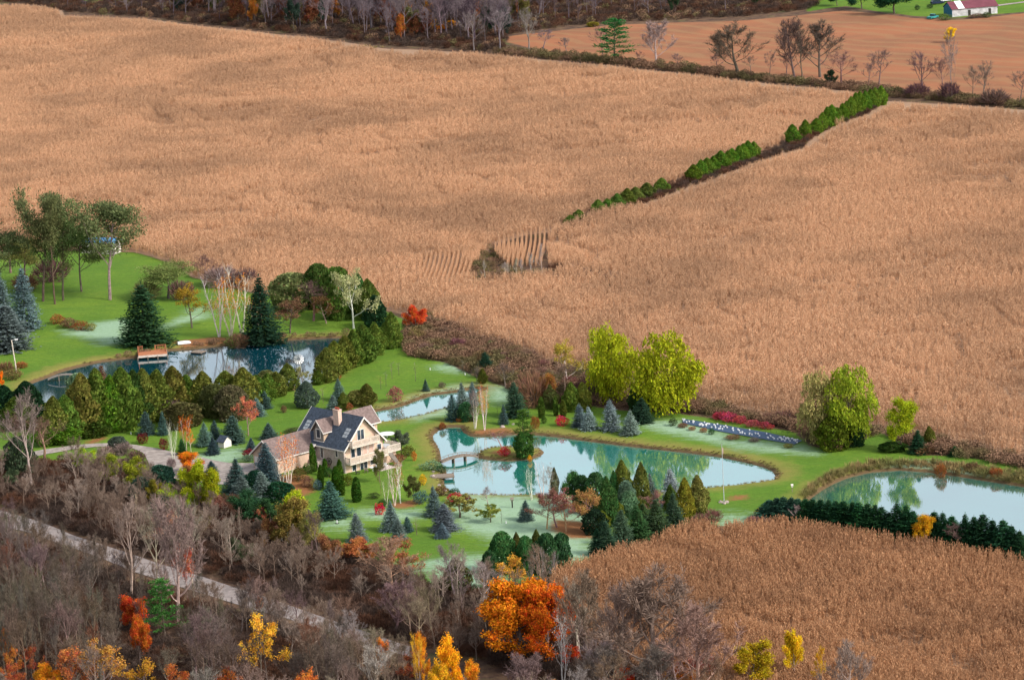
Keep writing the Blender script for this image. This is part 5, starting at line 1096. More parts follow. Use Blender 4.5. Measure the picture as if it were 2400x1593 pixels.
cedar|1341|895|963|40|cedar||cedar, left of the pair left of the willows
cedar|1367|894|960|42|brownced||cedar, right of the pair left of the willows
cedar|1290|900|955|36|(.12,.14,.04)||dull cedar behind the narrow ones
tshrub|1252|858|952|90|(.30,.165,.10)||wide brown multi stemmed shrub tree behind the narrow cedars
leafy|1293|876|950|52|(.42,.22,.06)|mauve|orange brown tree right of the brown shrub tree
thin|1329|797|905|74|(.46,.40,.06)|white|pale trunked tree with sparse yellow leaves at the scrub edge
bare|1325|850|930|80|(.34,.22,.18)||pale brown bare tree below the sparse yellow one
tshrub|1375|880|925|60|purple||purple brown thicket left of the big willows
spruce|1140|823|872|38|(.03,.09,.05)||dark evergreen at the top of the scrub belt
cedar|1132|863|898|20|(.14,.16,.03)||small yellowish cedar at the head of the narrow pond
bare|1118|858|898|26|dgrey||small dark bare tree left of the yellowish cedar
bare|1185|850|910|50|dgrey||dark gnarled bare tree on the upper lawn
willow|1437|760|945|128|lime|bark|left one of the two great yellow green willows
willow|1565|785|972|158|lime|bark|right one of the two great yellow green willows
willow|1420|800|930|80|(.30,.37,.03)|bark|greener willow crown at the left foot of the great willows
willow|1600|830|950|70|(.36,.38,.03)|bark|willow crown at the right flank of the great willows
willow|1928|868|1040|120|(.40,.34,.13)|bark|faded greyish yellow weeping willow by the nursery bed
willow|1996|856|1042|116|(.33,.35,.03)|bark|large green yellow weeping willow joined to the faded one
egg|1955|976|1052|78|(.12,.17,.02)||dense olive green evergreen at the foot of the weeping willow
egg|2006|1000|1044|44|(.03,.08,.03)||dark evergreen under the right side of the weeping willow
leafy|2112|928|1056|66|lime|bark|rounded yellow green tree right of the weeping willow
egg|2092|1036|1056|60|(.06,.12,.03)||low dark green bush under the rounded yellow tree
spruce|2152|1005|1061|50|(.03,.08,.04)||dark spruce right of the rounded yellow tree
cedar|2179|998|1050|30|(.15,.16,.03)||olive cedar right of the dark spruce
shrub|2186|1030|1048|16|gold||small golden shrub by the olive cedar
spruce|2237|1044|1068|28|(.04,.12,.05)||small green spruce in the scrub above the right pond
tshrub|2170|1040|1062|60|brown||brown thicket between the dark spruce and the small one
tshrub|1690|962|982|40|(.42,.05,.08)||crimson shrub, first of the row behind the nursery bed
shrub|1708|966|988|40|(.46,.06,.10)||crimson shrub, second of the row behind the nursery bed
shrub|1735|974|992|32|(.50,.09,.10)||crimson shrub, third of the row behind the nursery bed
shrub|1763|983|999|34|(.44,.10,.10)||pinkish red shrub, fourth of the row behind the nursery bed
shrub|1790|988|1004|32|(.42,.06,.09)||crimson shrub, fifth of the row behind the nursery bed
shrub|1806|994|1006|18|(.48,.08,.10)||small crimson shrub at the end of the row behind the nursery bed
shrub|1578|980|998|22|(.08,.13,.04)||green shrub at the left end of the nursery bed
tshrub|1600|990|1002|30|brown||brown shrub below the left end of the nursery bed
tshrub|1622|997|1008|20|(.34,.22,.10)||straw coloured shrub below the nursery bed
tshrub|1649|1000|1012|20|(.34,.22,.10)||second straw coloured shrub below the nursery bed
shrub|1668|1002|1017|16|(.05,.14,.06)||small dark green bush below the nursery bed
tshrub|1717|1016|1028|44|(.36,.20,.12)||pale brown shrub below the middle of the nursery bed
tshrub|1768|1024|1034|32|grey||greyish low shrub below the nursery bed
shrub|1848|1038|1049|26|(.17,.18,.04)||olive low shrub at the right end of the nursery bed
tshrub|1840|965|990|120|(.20,.10,.075)||wide dark red brown thicket left of the weeping willow
tshrub|2205|1074|1110|34|rust||reddish brown shrub on the bank of the right pond
tshrub|2278|1080|1102|40|brown||brown shrub on the far bank of the right pond
tshrub|2335|1092|1116|36|rust||rusty shrub near the right end of the far bank
tshrub|2378|1106|1122|30|(.10,.13,.05)||dark green shrub on the far bank at the right edge
pine|1229|958|1067|50|(.09,.17,.03)|bark|green evergreen with golden top on the island
egg|1229|1010|1068|46|(.07,.16,.035)||dense green base foliage of an evergreen on the island
bare|1176|1012|1049|56|(.30,.15,.13)||small purplish bare tree with flat crown on the island
shrub|1183|1047|1068|28|(.62,.015,.06)||vivid red round shrub on the island
shrub|1242|1060|1074|12|gold||tiny golden shrub at the near edge of the island
spruce|998|887|916|17|dblue||tiny dark blue spruce on the upper lawn
shrub|1036|895|908|18|dgrey||small dark shrub right of the tiny spruce
shrub|927|905|940|35|(.32,.13,.10)||round reddish shrub on the lawn by the narrow pond
egg|836|914|950|34|olive||olive round evergreen behind the house
cedar|860|898|950|30|(.16,.17,.04)||pointed olive cedar right of the round evergreen behind the house
spruce|794|886|938|32|blue||blue spruce on the lawn behind the house
spruce|781|924|960|26|blue||smaller blue spruce in front of the one behind the house
cedar|806|918|958|26|brownced||brownish cedar beside the blue spruces behind the house
shrub|820|944|962|18|rust||russet shrub at the rear roof line
cedar|719|892|953|44|(.12,.19,.13)||broad blue green cedar on the lawn behind the house
shrub|665|950|966|16|brown||small brown shrub on the lawn left of the roof
tshrub|690|1000|1012|60|(.10,.12,.04)||low dark planting behind the garage roof
sapling|919|846|888|12|grey||bare sapling, left of the upper lawn trees
sapling|893|880|912|16|(.34,.24,.10)||yellowish sapling by the narrow pond
sapling|935|848|880|12|grey||bare sapling, second on the upper lawn
sapling|974|848|892|14|grey||bare sapling in the middle of the upper lawn
sapling|1086|842|875|14|grey||bare sapling at the right of the upper lawn
sapling|905|868|905|14|grey||bare sapling above the round reddish shrub
sapling|758|905|945|14|grey||bare sapling on the lawn by the broad cedar
sapling|691|905|935|10|(.5,.4,.2)||straw coloured sapling on the lawn left of the broad cedar
tshrub|15|842|880|46|brown||brown shrub at the foot of the yard lamp post
tshrub|50|845|862|38|rust||low brown shrub right of the yard lamp post
shrub|30|865|888|46|(.20,.15,.06)||brown shrub in front of the yard lamp post
leafy|0|868|915|18|orange|bark|orange bush cut by the left edge below the lamp post
cedar|1463|1077|1182|46|brownced||tall golden green cedar top above the evergreen belt
cedar|1440|1102|1185|30|green2||small dark cedar left of the tall golden one
cedar|1504|1083|1192|44|(.15,.17,.04)||second golden green cedar of the belt by the pond
spruce|1529|1104|1186|38|blue||pale blue spruce between the cedars of the pond belt
spruce|1575|1094|1186|48|(.32,.40,.385)||frosted blue spruce standing highest in the pond belt
cedar|1606|1119|1220|42|(.24,.24,.03)||yellow green cedar near the right end of the pond belt
cedar|1641|1112|1200|46|(.20,.21,.06)||olive yellow cedar at the right end of the pond belt
cedar|1575|1135|1200|30|(.12,.18,.04)||small green cedar before the frosted blue spruce
leafy|1343|1106|1192|60|green2|bark|dark green tree above the plum trees by the pond
egg|1365|1115|1195|44|(.05,.12,.04)||green evergreen right behind the plum trees
egg|1399|1107|1202|50|(.05,.12,.05)||dark green evergreen left of centre in the pond belt
cedar|1427|1115|1232|52|green2||tall dark green evergreen in the middle of the pond belt
egg|1470|1126|1202|44|pgreen||pale grey green rounded pine in the pond belt
egg|1475|1150|1215|44|pgreen||second pale grey green pine in front of the first
cedar|1450|1170|1225|32|(.20,.22,.03)||small yellow cedar in front of the pale pine
cedar|1414|1196|1246|34|(.17,.20,.03)||yellow green cedar left in the pond belt front
thin|1530|1150|1210|50|(.36,.20,.14)|mauve|pinkish brown tree among the pond belt evergreens
spruce|1580|1152|1240|50|(.07,.13,.075)||grey green spruce at the right front of the pond belt
spruce|1540|1166|1252|62|(.065,.13,.06)||broad green spruce in the front of the pond belt
spruce|1495|1181|1264|50|(.06,.14,.045)||green spruce in the middle front of the pond belt
spruce|1510|1175|1240|44|(.08,.14,.05)||green spruce just behind the middle front one
spruce|1457|1190|1278|50|(.075,.14,.075)||green spruce left of the middle in the pond belt front
spruce|1424|1216|1300|56|(.06,.13,.07)||dark green spruce at the left front of the pond belt
spruce|1400|1236|1298|40|(.04,.11,.06)||low dark spruce at the lower left end of the pond belt
cedar|1300|1088|1152|22|(.20,.21,.12)||narrow sparse evergreen standing before the water
pbirch|1246|1090|1172|34|pale|white|white bare birch before the water left of the plum trees
pbirch|1272|1072|1165|44|white|white|taller white bare birch before the water above the plum trees
poplar|1290|1085|1165|30|pale||pale bare poplar between the birch and the narrow evergreen
thin|1282|1142|1238|80|(.24,.12,.10)|tan|purple brown plum tree at the left of the pair
thin|1327|1148|1247|86|(.24,.11,.095)|tan|purple brown plum tree with forked pale trunk
bare|1305|1150|1235|90|(.22,.12,.105)||dark twiggy tree between the two plum trees
thin|1381|1140|1245|78|(.52,.31,.10)|mauve|tree with yellow brown leaves right of the plum trees
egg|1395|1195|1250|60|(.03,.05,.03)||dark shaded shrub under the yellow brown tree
tshrub|1640|1200|1230|50|(.24,.12,.10)||reddish brown shrub, left one by the frosty gap
tshrub|1672|1188|1222|46|(.26,.12,.10)||reddish brown shrub, right one by the frosty gap
shrub|1783|1187|1206|28|(.20,.17,.03)||olive round shrub at the left end of the dark hedge
tshrub|1765|1205|1228|40|(.26,.14,.13)||mauve brown shrub at the left end of the dark hedge
tshrub|1795|1208|1232|40|(.24,.13,.12)||mauve brown shrub right of the first by the dark hedge
leafy|2162|1202|1282|54|gold||bright golden orange shrub tree in the dark hedge
tshrub|2190|1240|1275|40|wine||wine red shrub right of the golden one
bare|2245|1225|1292|50|(.20,.13,.10)||brown bare tree in the dark hedge at right
bare|1870|1180|1234|30|pale||pale bare stem in front of the left end of the dark hedge
oak|1215|1362|1560|205|(.78,.26,.018)|dgrey|huge bright orange oak at the bottom centre
oak|1285|1372|1565|150|(.70,.19,.02)|dgrey|right hand crown beside the huge orange oak
leafy|1340|1510|1570|46|redor|dgrey|small red orange crown right below the huge oak
birch|1320|1430|1625|66|pale|white|pale bare birch in front of the orange oak
poplar|987|1480|1660|44|(.85,.42,.03)|mauve|twiggy core of the left golden poplar
leafy|987|1478|1620|40|(.85,.42,.03)|mauve|golden yellow poplar at the bottom, left of the pair
leafy|1065|1492|1650|62|(.88,.44,.02)|mauve|brightest golden yellow poplar at the bottom centre
leafy|1030|1545|1670|50|(.85,.42,.03)|mauve|low golden poplar between the two tall ones
leafy|1105|1540|1670|48|(.85,.42,.03)|mauve|low golden poplar right of the brightest one
thin|627|1440|1610|122|(.72,.42,.05)|dgrey|yellow leaved tree in the wood right of the road
leafy|322|1388|1480|66|(.62,.12,.03)|dgrey|scarlet tree crown in the wood left of the green pine
leafy|328|1440|1560|50|(.68,.17,.03)|dgrey|orange red lower crown below the scarlet one
pine|388|1354|1500|84|(.07,.20,.04)|bark|bright green pine in the wood below the road
thin|440|1272|1410|54|(.46,.14,.07)|mauve|tall rusty tree beside the road
bare|308|1154|1400|96|(.34,.29,.22)||tall pale bare tree rising left of the centre of the wood
poplar|322|1156|1250|20|(.55,.42,.34)||dead pale snag behind the tall pale tree
wide|418|1152|1462|130|(.29,.25,.19)||largest pale grey bare tree beside the road
bare|370|1180|1400|80|(.30,.26,.20)||grey bare tree between the two tall pale ones
bare|455|1165|1400|70|(.32,.27,.21)||leaning pale bare tree right of the largest one
bare|545|1200|1340|60|(.30,.25,.20)||forked pale bare tree below the dark green trees
thin|395|1195|1300|90|(.42,.20,.15)|mauve|pinkish brown tree behind the largest pale bare tree
leafy|470|1190|1270|70|(.20,.15,.07)|mauve|olive brown tree below the lime ones
leafy|530|1165|1240|50|(.26,.12,.08)|bark|maroon brown tree left of the large dark green one
leafy|110|1555|1640|60|(.78,.36,.03)|dgrey|golden tree at the bottom left corner
leafy|10|1470|1560|40|(.70,.22,.03)|dgrey|orange tree cut by the left edge near the bottom
thin|180|1508|1640|110|(.62,.24,.08)|mauve|orange speckled tree at the bottom left
thin|250|1500|1640|120|(.62,.28,.06)|mauve|orange yellow speckled tree at the bottom left
thin|330|1545|1660|100|(.62,.30,.04)|mauve|golden brown speckled tree at the bottom
thin|420|1560|1670|90|(.60,.20,.05)|mauve|orange red speckled tree at the bottom
thin|540|1565|1670|90|(.58,.17,.05)|mauve|rusty orange speckled tree at the bottom
thin|720|1560|1680|60|(.72,.26,.05)|mauve|orange speckled tree at the bottom left of the golden poplars
leafy|905|1490|1600|30|(.74,.27,.05)|mauve|small orange crown left of the golden poplars
bare|880|1500|1660|100|(.46,.36,.32)||pale bare tree in front of the small orange crown
leafy|610|1395|1440|18|(.68,.30,.10)|mauve|tiny orange crown beside the road
leafy|1465|1557|1640|52|(.68,.11,.02)|dgrey|red orange crown at the bottom right of the wood
leafy|1762|1505|1620|86|(.52,.36,.02)|mauve|olive yellow tree at the bottom edge before the near field
leafy|1863|1474|1600|58|(.70,.42,.02)|mauve|tall yellow tree at the bottom edge before the near field
thin|1920|1512|1620|34|(.66,.38,.03)|mauve|slim yellow tree right of the tall yellow one
wide|1985|1498|1680|110|(.34,.25,.215)||pale bare tree at the bottom edge right of the yellow ones
wide|1540|1325|1640|240|(.26,.175,.14)||biggest bare tree spreading over the near cornfield
wide|1455|1360|1640|170|(.28,.19,.16)||second wide bare tree over the near cornfield
wide|1390|1330|1600|130|(.28,.195,.155)||wide bare tree between the oak and the near field
wide|1640|1410|1660|150|(.34,.20,.17)||reddish bare tree right of the biggest one
bare|1355|1350|1560|80|(.36,.28,.25)||slim bare tree just behind the orange oak
tshrub|1640|1520|1600|120|(.32,.11,.07)||dark red thicket at the bottom before the near field
bare|1590|1490|1660|120|(.32,.25,.23)||grey bare tree at the bottom below the biggest one
wide|1732|58|178|118|(.13,.095,.08)||large rounded bare maple in the far hedgerow
wide|1862|45|186|90|(.13,.095,.08)||tall bare maple, left of the twin pair in the far hedgerow
poplar|1880|41|185|60|(.13,.095,.08)||tall narrow bare maple in the twin pair of the far hedgerow
wide|1922|51|181|86|(.13,.095,.08)||bare maple, right of the twin pair in the far hedgerow
bare|1972|122|204|76|(.22,.13,.12)||purplish bare tree right of the twin maples
leafy|1945|165|205|30|(.04,.07,.035)|dgrey|dark green bush at the foot of the twin maples
bare|2060|116|206|62|(.20,.14,.12)||bare tree at the top of the diagonal cedar row
bare|2035|145|200|44|(.22,.14,.13)||small bare tree left of the one above the cedar row
bare|2163|120|226|66|(.17,.115,.11)||dense dark bare tree in the right part of the far hedgerow
tshrub|2150|190|228|70|(.14,.08,.08)||dark vine thicket at the foot of the dense dark tree
poplar|2232|70|236|42|(.30,.22,.20)||tall slim poplar in the far hedgerow
leafy|2224|64|100|30|(.82,.58,.02)|pale|yellow leafy top at the tip of the slim poplar
tshrub|2225|185|236|60|(.15,.10,.09)||dark thicket at the foot of the slim poplar
bare|2210|135|230|50|(.20,.13,.12)||bare tree left beside the slim poplar
bare|2308|144|240|62|(.22,.15,.13)||bare tree near the right end of the far hedgerow
bare|2280|155|235|40|(.20,.13,.12)||small bare tree between the poplar and the right end
tshrub|2330|205|246|80|(.15,.09,.09)||dark bushes at the right end of the far hedgerow
bare|2390|164|250|60|(.20,.14,.13)||bare tree at the right edge in the far hedgerow
bare|1803|120|178|38|(.24,.16,.14)||small bare tree between the rounded maple and the twins
bare|1843|120|182|40|(.24,.16,.14)||small bare tree just left of the twin maples
bare|1760|130|176|34|(.24,.16,.14)||small bare tree right of the rounded maple
bare|1680|125|168|34|(.20,.12,.12)||small dark bare tree left of the rounded maple
pine|1440|45|148|80|(.05,.17,.05)|bark|single bright green pine standing in the far hedgerow
bare|1413|62|136|50|(.26,.16,.15)||reddish bare tree just left of the far pine
wide|1538|50|152|84|(.34,.27,.23)||pale rounded bare tree right of the far pine
bare|1330|88|132|34|(.22,.15,.14)||small bare tree before the ploughed field left of the pine
bare|1500|120|155|30|(.22,.14,.13)||tiny bare tree between the pine and the pale tree
bare|1590|125|163|30|(.2,.13,.12)||tiny dark bare tree right of the pale rounded one
bare|1172|18|120|62|(.26,.21,.21)||grey purple bare tree at the wood corner
bare|1240|20|124|62|(.27,.21,.21)||grey purple bare tree right of the wood corner
bare|1111|28|118|60|(.27,.21,.22)||pale mauve bare tree left of the wood corner
bare|1272|70|120|44|(.24,.17,.16)||small bare tree before the left tip of the ploughed field
leafy|1962|-22|14|44|(.02,.07,.035)|dgrey|dark round evergreen, left of the farmyard group
leafy|2020|-30|20|76|(.02,.07,.035)|dgrey|dark broad evergreen in the middle of the farmyard group
leafy|2096|-40|32|90|(.018,.065,.032)|dgrey|largest dark evergreen of the farmyard group
shrub|2215|33|48|30|(.10,.16,.04)||olive shrub at the teal gable of the barn
shrub|2313|30|42|22|(.09,.10,.04)||dark shrub against the barn wall
shrub|2150|12|24|14|(.05,.09,.04)||little dark shrub on the farm lawn, left of the pair
shrub|2180|10|20|14|(.05,.09,.04)||little dark shrub on the farm lawn, right of the pair
tshrub|2290|32|42|50|(.26,.16,.12)||brown weeds along the whitewashed barn wall
egg|1390|52|62|26|(.34,.26,.05)||small yellow shrub at the back edge of the ploughed field
leafy|1035|60|80|30|(.62,.26,.03)|dgrey|small orange crown inside the far wood
poplar|1138|610|656|16|pale||thin pale bare tree at the left of the cornfield hollow
poplar|1184|612|650|18|pale||thin pale bare tree, second by the cornfield hollow
poplar|1192|615|652|14|pale||thin pale bare tree, third by the cornfield hollow
poplar|1211|605|649|18|pale||thin pale bare tree in the middle of the cornfield hollow
poplar|1222|604|647|14|pale||thin pale bare tree right of the middle of the cornfield hollow
poplar|1245|592|643|18|pale||pale bare tree, second from the right by the cornfield hollow
poplar|1271|570|641|24|pale||tallest pale bare tree at the right of the cornfield hollow
leafy|1060|48|66|28|(.62,.28,.03)|dgrey|small golden crown inside the far wood
'''
for ln in SPEC.strip().split('\n'):
    k_, x, yt, yb, w_, col, tc, lab = ln.split('|')
    c_ = tuple(float(v) for v in col[1:-1].split(',')) if col[0] == '(' else col
    plant(k_, float(x), float(yt), float(yb), float(w_), c_, lab, tc or None)
# cedar row running up between the two cornfields, numbered from its top end
ROWA = [(2067,205,243,20),(2052,210,247,19),(2040,214,251,19),(2028,217,257,21),(2016,218,261,21),(2006,221,265,20),(1995,230,270,22),(1986,241,274,20),(1976,247,280,20),(1962,256,286,20),(1949,249,291,20),(1939,254,295,20),(1928,267,301,20),(1914,281,309,20),(1888,284,317,20),(1859,295,333,28)]
ROWB = [(1768,335,367,20),(1755,333,371,22),(1743,340,376,22),(1732,344,379,20),(1718,351,383,24),(1706,356,387,20),(1690,356,391,26),(1674,369,398,20),(1658,374,405,24),(1644,378,410,22),(1627,389,420,26)]
ROWC = [(1552,421,447,24),(1517,432,459,28),(1490,441,470,26),(1471,444,476,26),(1447,457,486,24),(1424,469,495,24),(1403,471,501,24),(1357,495,519,22),(1338,507,526,22)]
for nm, rw in (('upper', ROWA), ('middle', ROWB), ('lower', ROWC)):
    for i, (x, yt, yb, w_) in enumerate(rw):
        plant('cedar', x, yt-3, yb+4, w_*1.45, (.14, .25, .03) if nm != 'lower' else (.17, .25, .05), f'{ORD[i]} cedar from the top in the {nm} stretch of the row between the cornfields', group=f'cedars of the {nm} row between the cornfields')
# dark spruce hedge along the near shore of the right pond
HD = [(1806,1168,1218),(1822,1162,1220),(1838,1160,1222),(1855,1161,1225),(1872,1163,1228),(1890,1164,1231),(1907,1165,1233),(1925,1166,1237),(1943,1166,1240),(1961,1168,1243),(1979,1169,1246),(1997,1170,1249),(2015,1171,1252),(2033,1174,1254),(2051,1178,1256),(2068,1184,1258),(2084,1198,1260),(2104,1176,1262),(2126,1180,1266),(2142,1194,1268),(2192,1196,1276),(2212,1198,1280),(2234,1206,1284),(2262,1200,1290),(2284,1206,1294),(2306,1200,1298),(2328,1214,1302),(2350,1214,1306),(2372,1228,1310),(2392,1240,1314)]
for i, (x, yt, yb) in enumerate(HD):
    plant('spruce', x, yt, yb, 76, (.03, .095, .04) if i > 4 else (.05, .12, .08), f'{ORD[i]} spruce from the left in the dark hedge before the right pond', group='spruces of the dark hedge before the right pond')
for i, x in enumerate(range(1690, 1865, 13)):
    t = (x-1690)/175.; plant('sapling', x, 984+t*30, 1000+t*29, 7, (.10, .14, .06), f'{ORD[i]} young tree from the left in the line behind the nursery fabric', group='young trees behind the nursery fabric')
# the woods: many alike, told apart only by where they stand
def inside(poly, n_, seed, cond=None, mind=2.2):
    rr = np.random.default_rng(seed); pl = np.array(poly, float); g = gp(poly); lo, hi = g.min(0), g.max(0); out_ = []
    tries = 0
    while len(out_) < n_ and tries < 60000:
        tries += 1; p = lo+(hi-lo)*rr.random(2)
        if sdf(p[None], g)[0] < 0: continue
        if cond is not None and not cond(p): continue
        if all((p[0]-q[0])**2+(p[1]-q[1])**2 > mind**2 for q in out_): out_.append(p)
    return out_
def to_px(p):
    q = np.array([p[0], p[1], 0])-CC; w_ = q@FW; return 1200+F*(q@RT)/w_, 796.5-F*(q@UP)/w_
OPEN = [(280,440,1430,1640,.9),(560,700,1505,1690,.9),(960,1140,1560,1720,.95),(1110,1370,1555,1680,.95),(60,600,1600,1800,.55),(740,960,1385,1450,.8),(1430,1500,1600,1720,.9),(1720,1940,1560,1800,.9)]
BAREK = ('bare', 'poplar', 'wide'); POOL = []
def wood(poly, n_, seed, mix, label_of, group, hr, mind):
    rr = np.random.default_rng(seed+1); kinds_ = [m_[0] for m_ in mix]; pr = np.array([m_[1] for m_ in mix], float); pr /= pr.sum()
    for p in inside(poly, n_, seed, mind=mind):
        x, y = to_px(p)
        if any(a <= x <= b and c <= y <= d and rr.random() < f for a, b, c, d, f in OPEN): continue
        i = rr.choice(len(mix), p=pr); k_, _, col, wr, nm = mix[i]
        if x < -90 or x > 2500: continue
        if abs(pond_sdf(p[None])[0]) < 1.5: continue
        h = hr[0]+(hr[1]-hr[0])*rr.random()*(1 if k_ != 'egg' else .6); s = PXM((p[0], p[1], 0))
        if k_ in ('leafy', 'thin', 'egg', 'cedar'): h *= .7
        if k_ in BAREK: POOL.append((h*s, k_, x, y-h*s*cp, y, h*wr*s, col, label_of(nm, y, x), group, p, h, h*wr))
        else: plant(k_, x, y-h*s*cp, y, h*wr*s, col, label_of(nm, y, x), group=group)
gry = [('bare', 5, (.285, .215, .165), .58, 'grey'), ('bare', 4, (.22, .15, .105), .56, 'grey brown'), ('bare', 2, (.36, .29, .255), .55, 'pale grey'), ('poplar', 4, (.23, .175, .14), .32, 'slim grey'), ('wide', 1, (.24, .175, .155), .75, 'wide grey')]
drk = [('bare', 4, (.14, .10, .075), .5, 'dark'), ('poplar', 6, (.17, .135, .105), .3, 'slim dark'), ('bare', 2, (.20, .155, .13), .5, 'grey brown'), ('bare', 1, (.22, .09, .06), .5, 'reddish')]
wood([(-60,1320),(0,1335),(190,1415),(415,1510),(560,1570),(850,1650),(850,1680),(500,1680),(-60,1620)], 175, 41, drk, lambda nm, y, x: f'{nm} bare tree in the wood at lower left below the gravel road', 'bare trees of the wood below the road', (7.5, 12), 2.2)
wood([(-60,1600),(1250,1620),(1700,1660),(1700,1800),(-60,1800)], 120, 43, gry+[('thin', 4, (.62, .24, .05), .6, 'orange leaved'), ('thin', 3, (.42, .12, .05), .6, 'rusty leaved'), ('thin', 2, (.66, .38, .04), .6, 'yellow leaved')], lambda nm, y, x: f'{nm} tree along the very bottom edge of the wood', 'trees along the bottom edge', (6, 10), 2.0)
wood([(-60,1120),(60,1115),(330,1120),(400,1185),(560,1250),(640,1295),(760,1345),(900,1390),(1010,1410),(1000,1510),(850,1455),(700,1410),(485,1340),(277,1274),(87,1206),(-60,1165)], 150, 45, gry+[('bare', 2, (.17, .13, .14), .7, 'dusky purple'), ('leafy', .6, (.10, .12, .06), .8, 'olive leaved')], lambda nm, y, x: f'{nm} tree in the thicket between the road and the grounds of the house', 'trees between the road and the house grounds', (3.5, 7.6), 1.9)
wood([(900,1405),(1010,1420),(1130,1405),(1270,1385),(1330,1475),(1420,1545),(1560,1605),(1700,1660),(1300,1680),(1100,1610),(1000,1540),(880,1480)], 85, 47, gry, lambda nm, y, x: f'{nm} tree in the wood around the orange oak', 'bare trees around the orange oak', (4, 8.5), 2.2)
wood([(640,1455),(860,1525),(1000,1570),(1200,1620),(900,1640),(640,1600),(560,1480)], 48, 49, gry, lambda nm, y, x: f'{nm} tree in the wood left of the golden poplars', 'trees left of the golden poplars', (5, 8.5), 1.6)
far = [('bare', 7, (.10, .075, .085), .6, 'dark purple bare'), ('poplar', 3, (.15, .115, .11), .32, 'slim bare'), ('bare', 2, (.19, .145, .15), .55, 'mauve grey bare'), ('leafy', 2, (.22, .085, .045), .5, 'rusty leaved'), ('leafy', 1, (.04, .07, .05), .5, 'dark green'), ('leafy', 1, (.16, .14, .05), .5, 'olive leaved'), ('leafy', .7, (.48, .20, .04), .45, 'orange leaved'), ('poplar', .8, (.42, .36, .32), .25, 'pale slim')]
wood([(385,-40),(1250,-40),(1280,50),(1190,70),(1175,112),(1000,104),(900,102),(800,86),(600,64),(400,46)], 420, 51, far, lambda nm, y, x: f'{nm} tree in the far wood along the top of the picture', 'trees of the far wood', (11, 17), 2.6)
wood([(1250,-40),(1900,-50),(1880,10),(1740,30),(1600,38),(1440,46),(1300,60)], 90, 53, [('poplar', 6, (.27, .22, .20), .3, 'slim bare'), ('bare', 3, (.20, .15, .14), .5, 'dark bare'), ('leafy', .5, (.05, .09, .04), .5, 'dark green')], lambda nm, y, x: f'{nm} tree behind the ploughed field at the top', 'trees behind the ploughed field', (7, 12), 3)
wood([(60,-30),(380,-40),(400,44),(330,36),(230,32),(150,24),(100,6)], 38, 55, [('bare', 4, (.15, .12, .13), .7, 'dark bare'), ('bare', 2, (.22, .15, .15), .6, 'purplish bare'), ('poplar', 1, (.24, .2, .19), .3, 'slim bare')], lambda nm, y, x: f'{nm} tree in the hedge at the top left corner', 'trees at the top left corner', (4, 8), 4)
SC = [(950,800),(948,765),(1000,757),(1051,771),(1102,795),(1178,816),(1255,847),(1301,863),(1382,876),(1395,930),(1300,940),(1230,930),(1180,900),(1120,876),(1050,848),(960,830)]
wood(SC, 34, 57, [('tshrub', 5, (.24, .145, .10), 1.6, 'brown twiggy'), ('shrub', 2, (.20, .13, .06), 1.5, 'tan brown'), ('shrub', 1, (.10, .12, .05), 1.4, 'olive'), ('tshrub', 2, (.22, .10, .09), 1.4, 'red brown')], lambda nm, y, x: f'{nm} shrub in the scrub belt below the cornfield', 'shrubs of the scrub belt', (1.6, 2.8), 2.5)
wood([(-60,1262),(0,1272),(190,1335),(415,1420),(700,1500),(850,1550),(850,1575),(700,1525),(415,1445),(190,1360),(0,1300),(-60,1290)], 62, 59, [('poplar', 5, (.14, .11, .09), .4, 'slim dark'), ('bare', 3, (.16, .12, .10), .6, 'dark')], lambda nm, y, x: f'{nm} bare tree lining the near side of the gravel road', 'bare trees lining the near side of the road', (5, 8.5), 1.3)

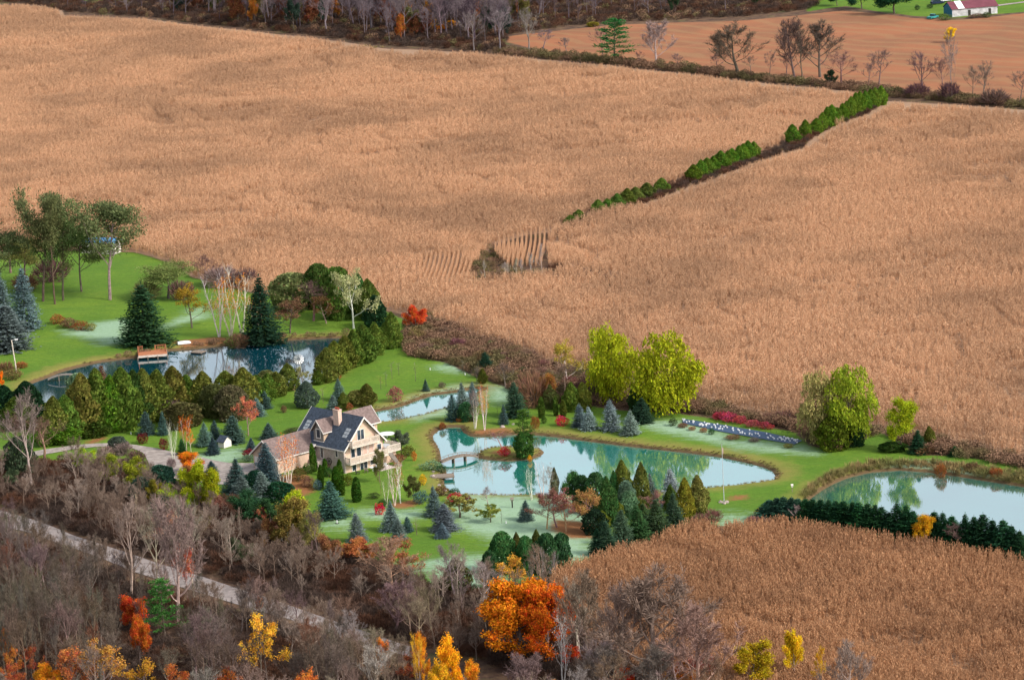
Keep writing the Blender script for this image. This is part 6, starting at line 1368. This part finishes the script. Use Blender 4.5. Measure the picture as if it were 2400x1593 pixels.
wood([(90,1000),(200,975),(300,965),(560,925),(670,905),(640,940),(560,965),(400,992),(250,1020),(130,1035)], 20, 61, [('cedar', 4, (.19, .22, .04), .62, 'yellowish'), ('cedar', 4, (.14, .21, .035), .62, 'green'), ('egg', 2, (.15, .16, .055), .8, 'dull olive')], lambda nm, y, x: f'{nm} tree packed inside the hedge belt below the dark pond', 'trees packed inside the hedge belt', (4.5, 7.5), 2.6)
# the biggest bare trees of the woods are things of their own, the many small ones one mass
POOL.sort(key=lambda a: -a[0]); NB = 300-sum(CNT.get(k, 0) for k in BAREK)
for t in POOL[:NB]: plant(*t[1:8], group=t[8])
rest = POOL[NB:]
def wood_stuff(name, items, cols, label):
    if not items: return
    mt, nt, out = nodemat(name+'_bark'); n = N(nt); oi = n.n('ShaderNodeObjectInfo'); g = n.n('ShaderNodeNewGeometry')
    c = n.mix(n.mapr(n.noise(oi.outputs['Location'], 31.7, 0), .35, .65), cols[0], cols[1]); c = n.mix(n.mapr(oi.outputs['Random'], .6, 1, 0, .8), c, cols[2]); diffuse_out(n, out, c, .95)
    srcs = []; dims = []
    for k_ in BAREK:
        for V in LIB[k_]:
            me = bpy.data.meshes.new(name); va = []
            for q in ('trunk', 'crown'):
                a = np.empty(len(V[q].vertices)*3, np.float32); V[q].vertices.foreach_get('co', a); va.append(a.reshape(-1, 3))
            srcs.append(src(name, np.concatenate(va).reshape(-1, 4, 3), mt)); dims.append((k_, NOM[k_][0]))
    rr = np.random.default_rng(3); P = []; sc = []; kk = []
    for t in items:
        o_ = [i for i, d in enumerate(dims) if d[0] == t[1]]; i = int(rr.choice(o_)); nh, nw = dims[i][1]; p = t[9]
        P.append((p[0], p[1], float(zground(p)[0]))); sc.append((t[11]/nw, t[11]/nw, t[10]/nh)); kk.append(i)
    rot = np.stack([0*np.array(kk), 0*np.array(kk), rr.random(len(kk))*6.3], 1)
    stuff(name, np.array(P), np.array(sc), rot, srcs, label, 'trees', np.array(kk)); print(name, len(kk))
fr = [t for t in rest if t[9][1] > 900]; nr = [t for t in rest if t[9][1] <= 900]
wood_stuff('distant_bare_wood', fr, ((.115, .088, .105), (.175, .135, .145), (.26, .21, .225)), 'massed small bare purple grey trees of the far wood at the top')
wood_stuff('bare_wood', nr, ((.255, .185, .14), (.17, .115, .085), (.34, .265, .215)), 'massed smaller leafless grey trees of the woods in the foreground')
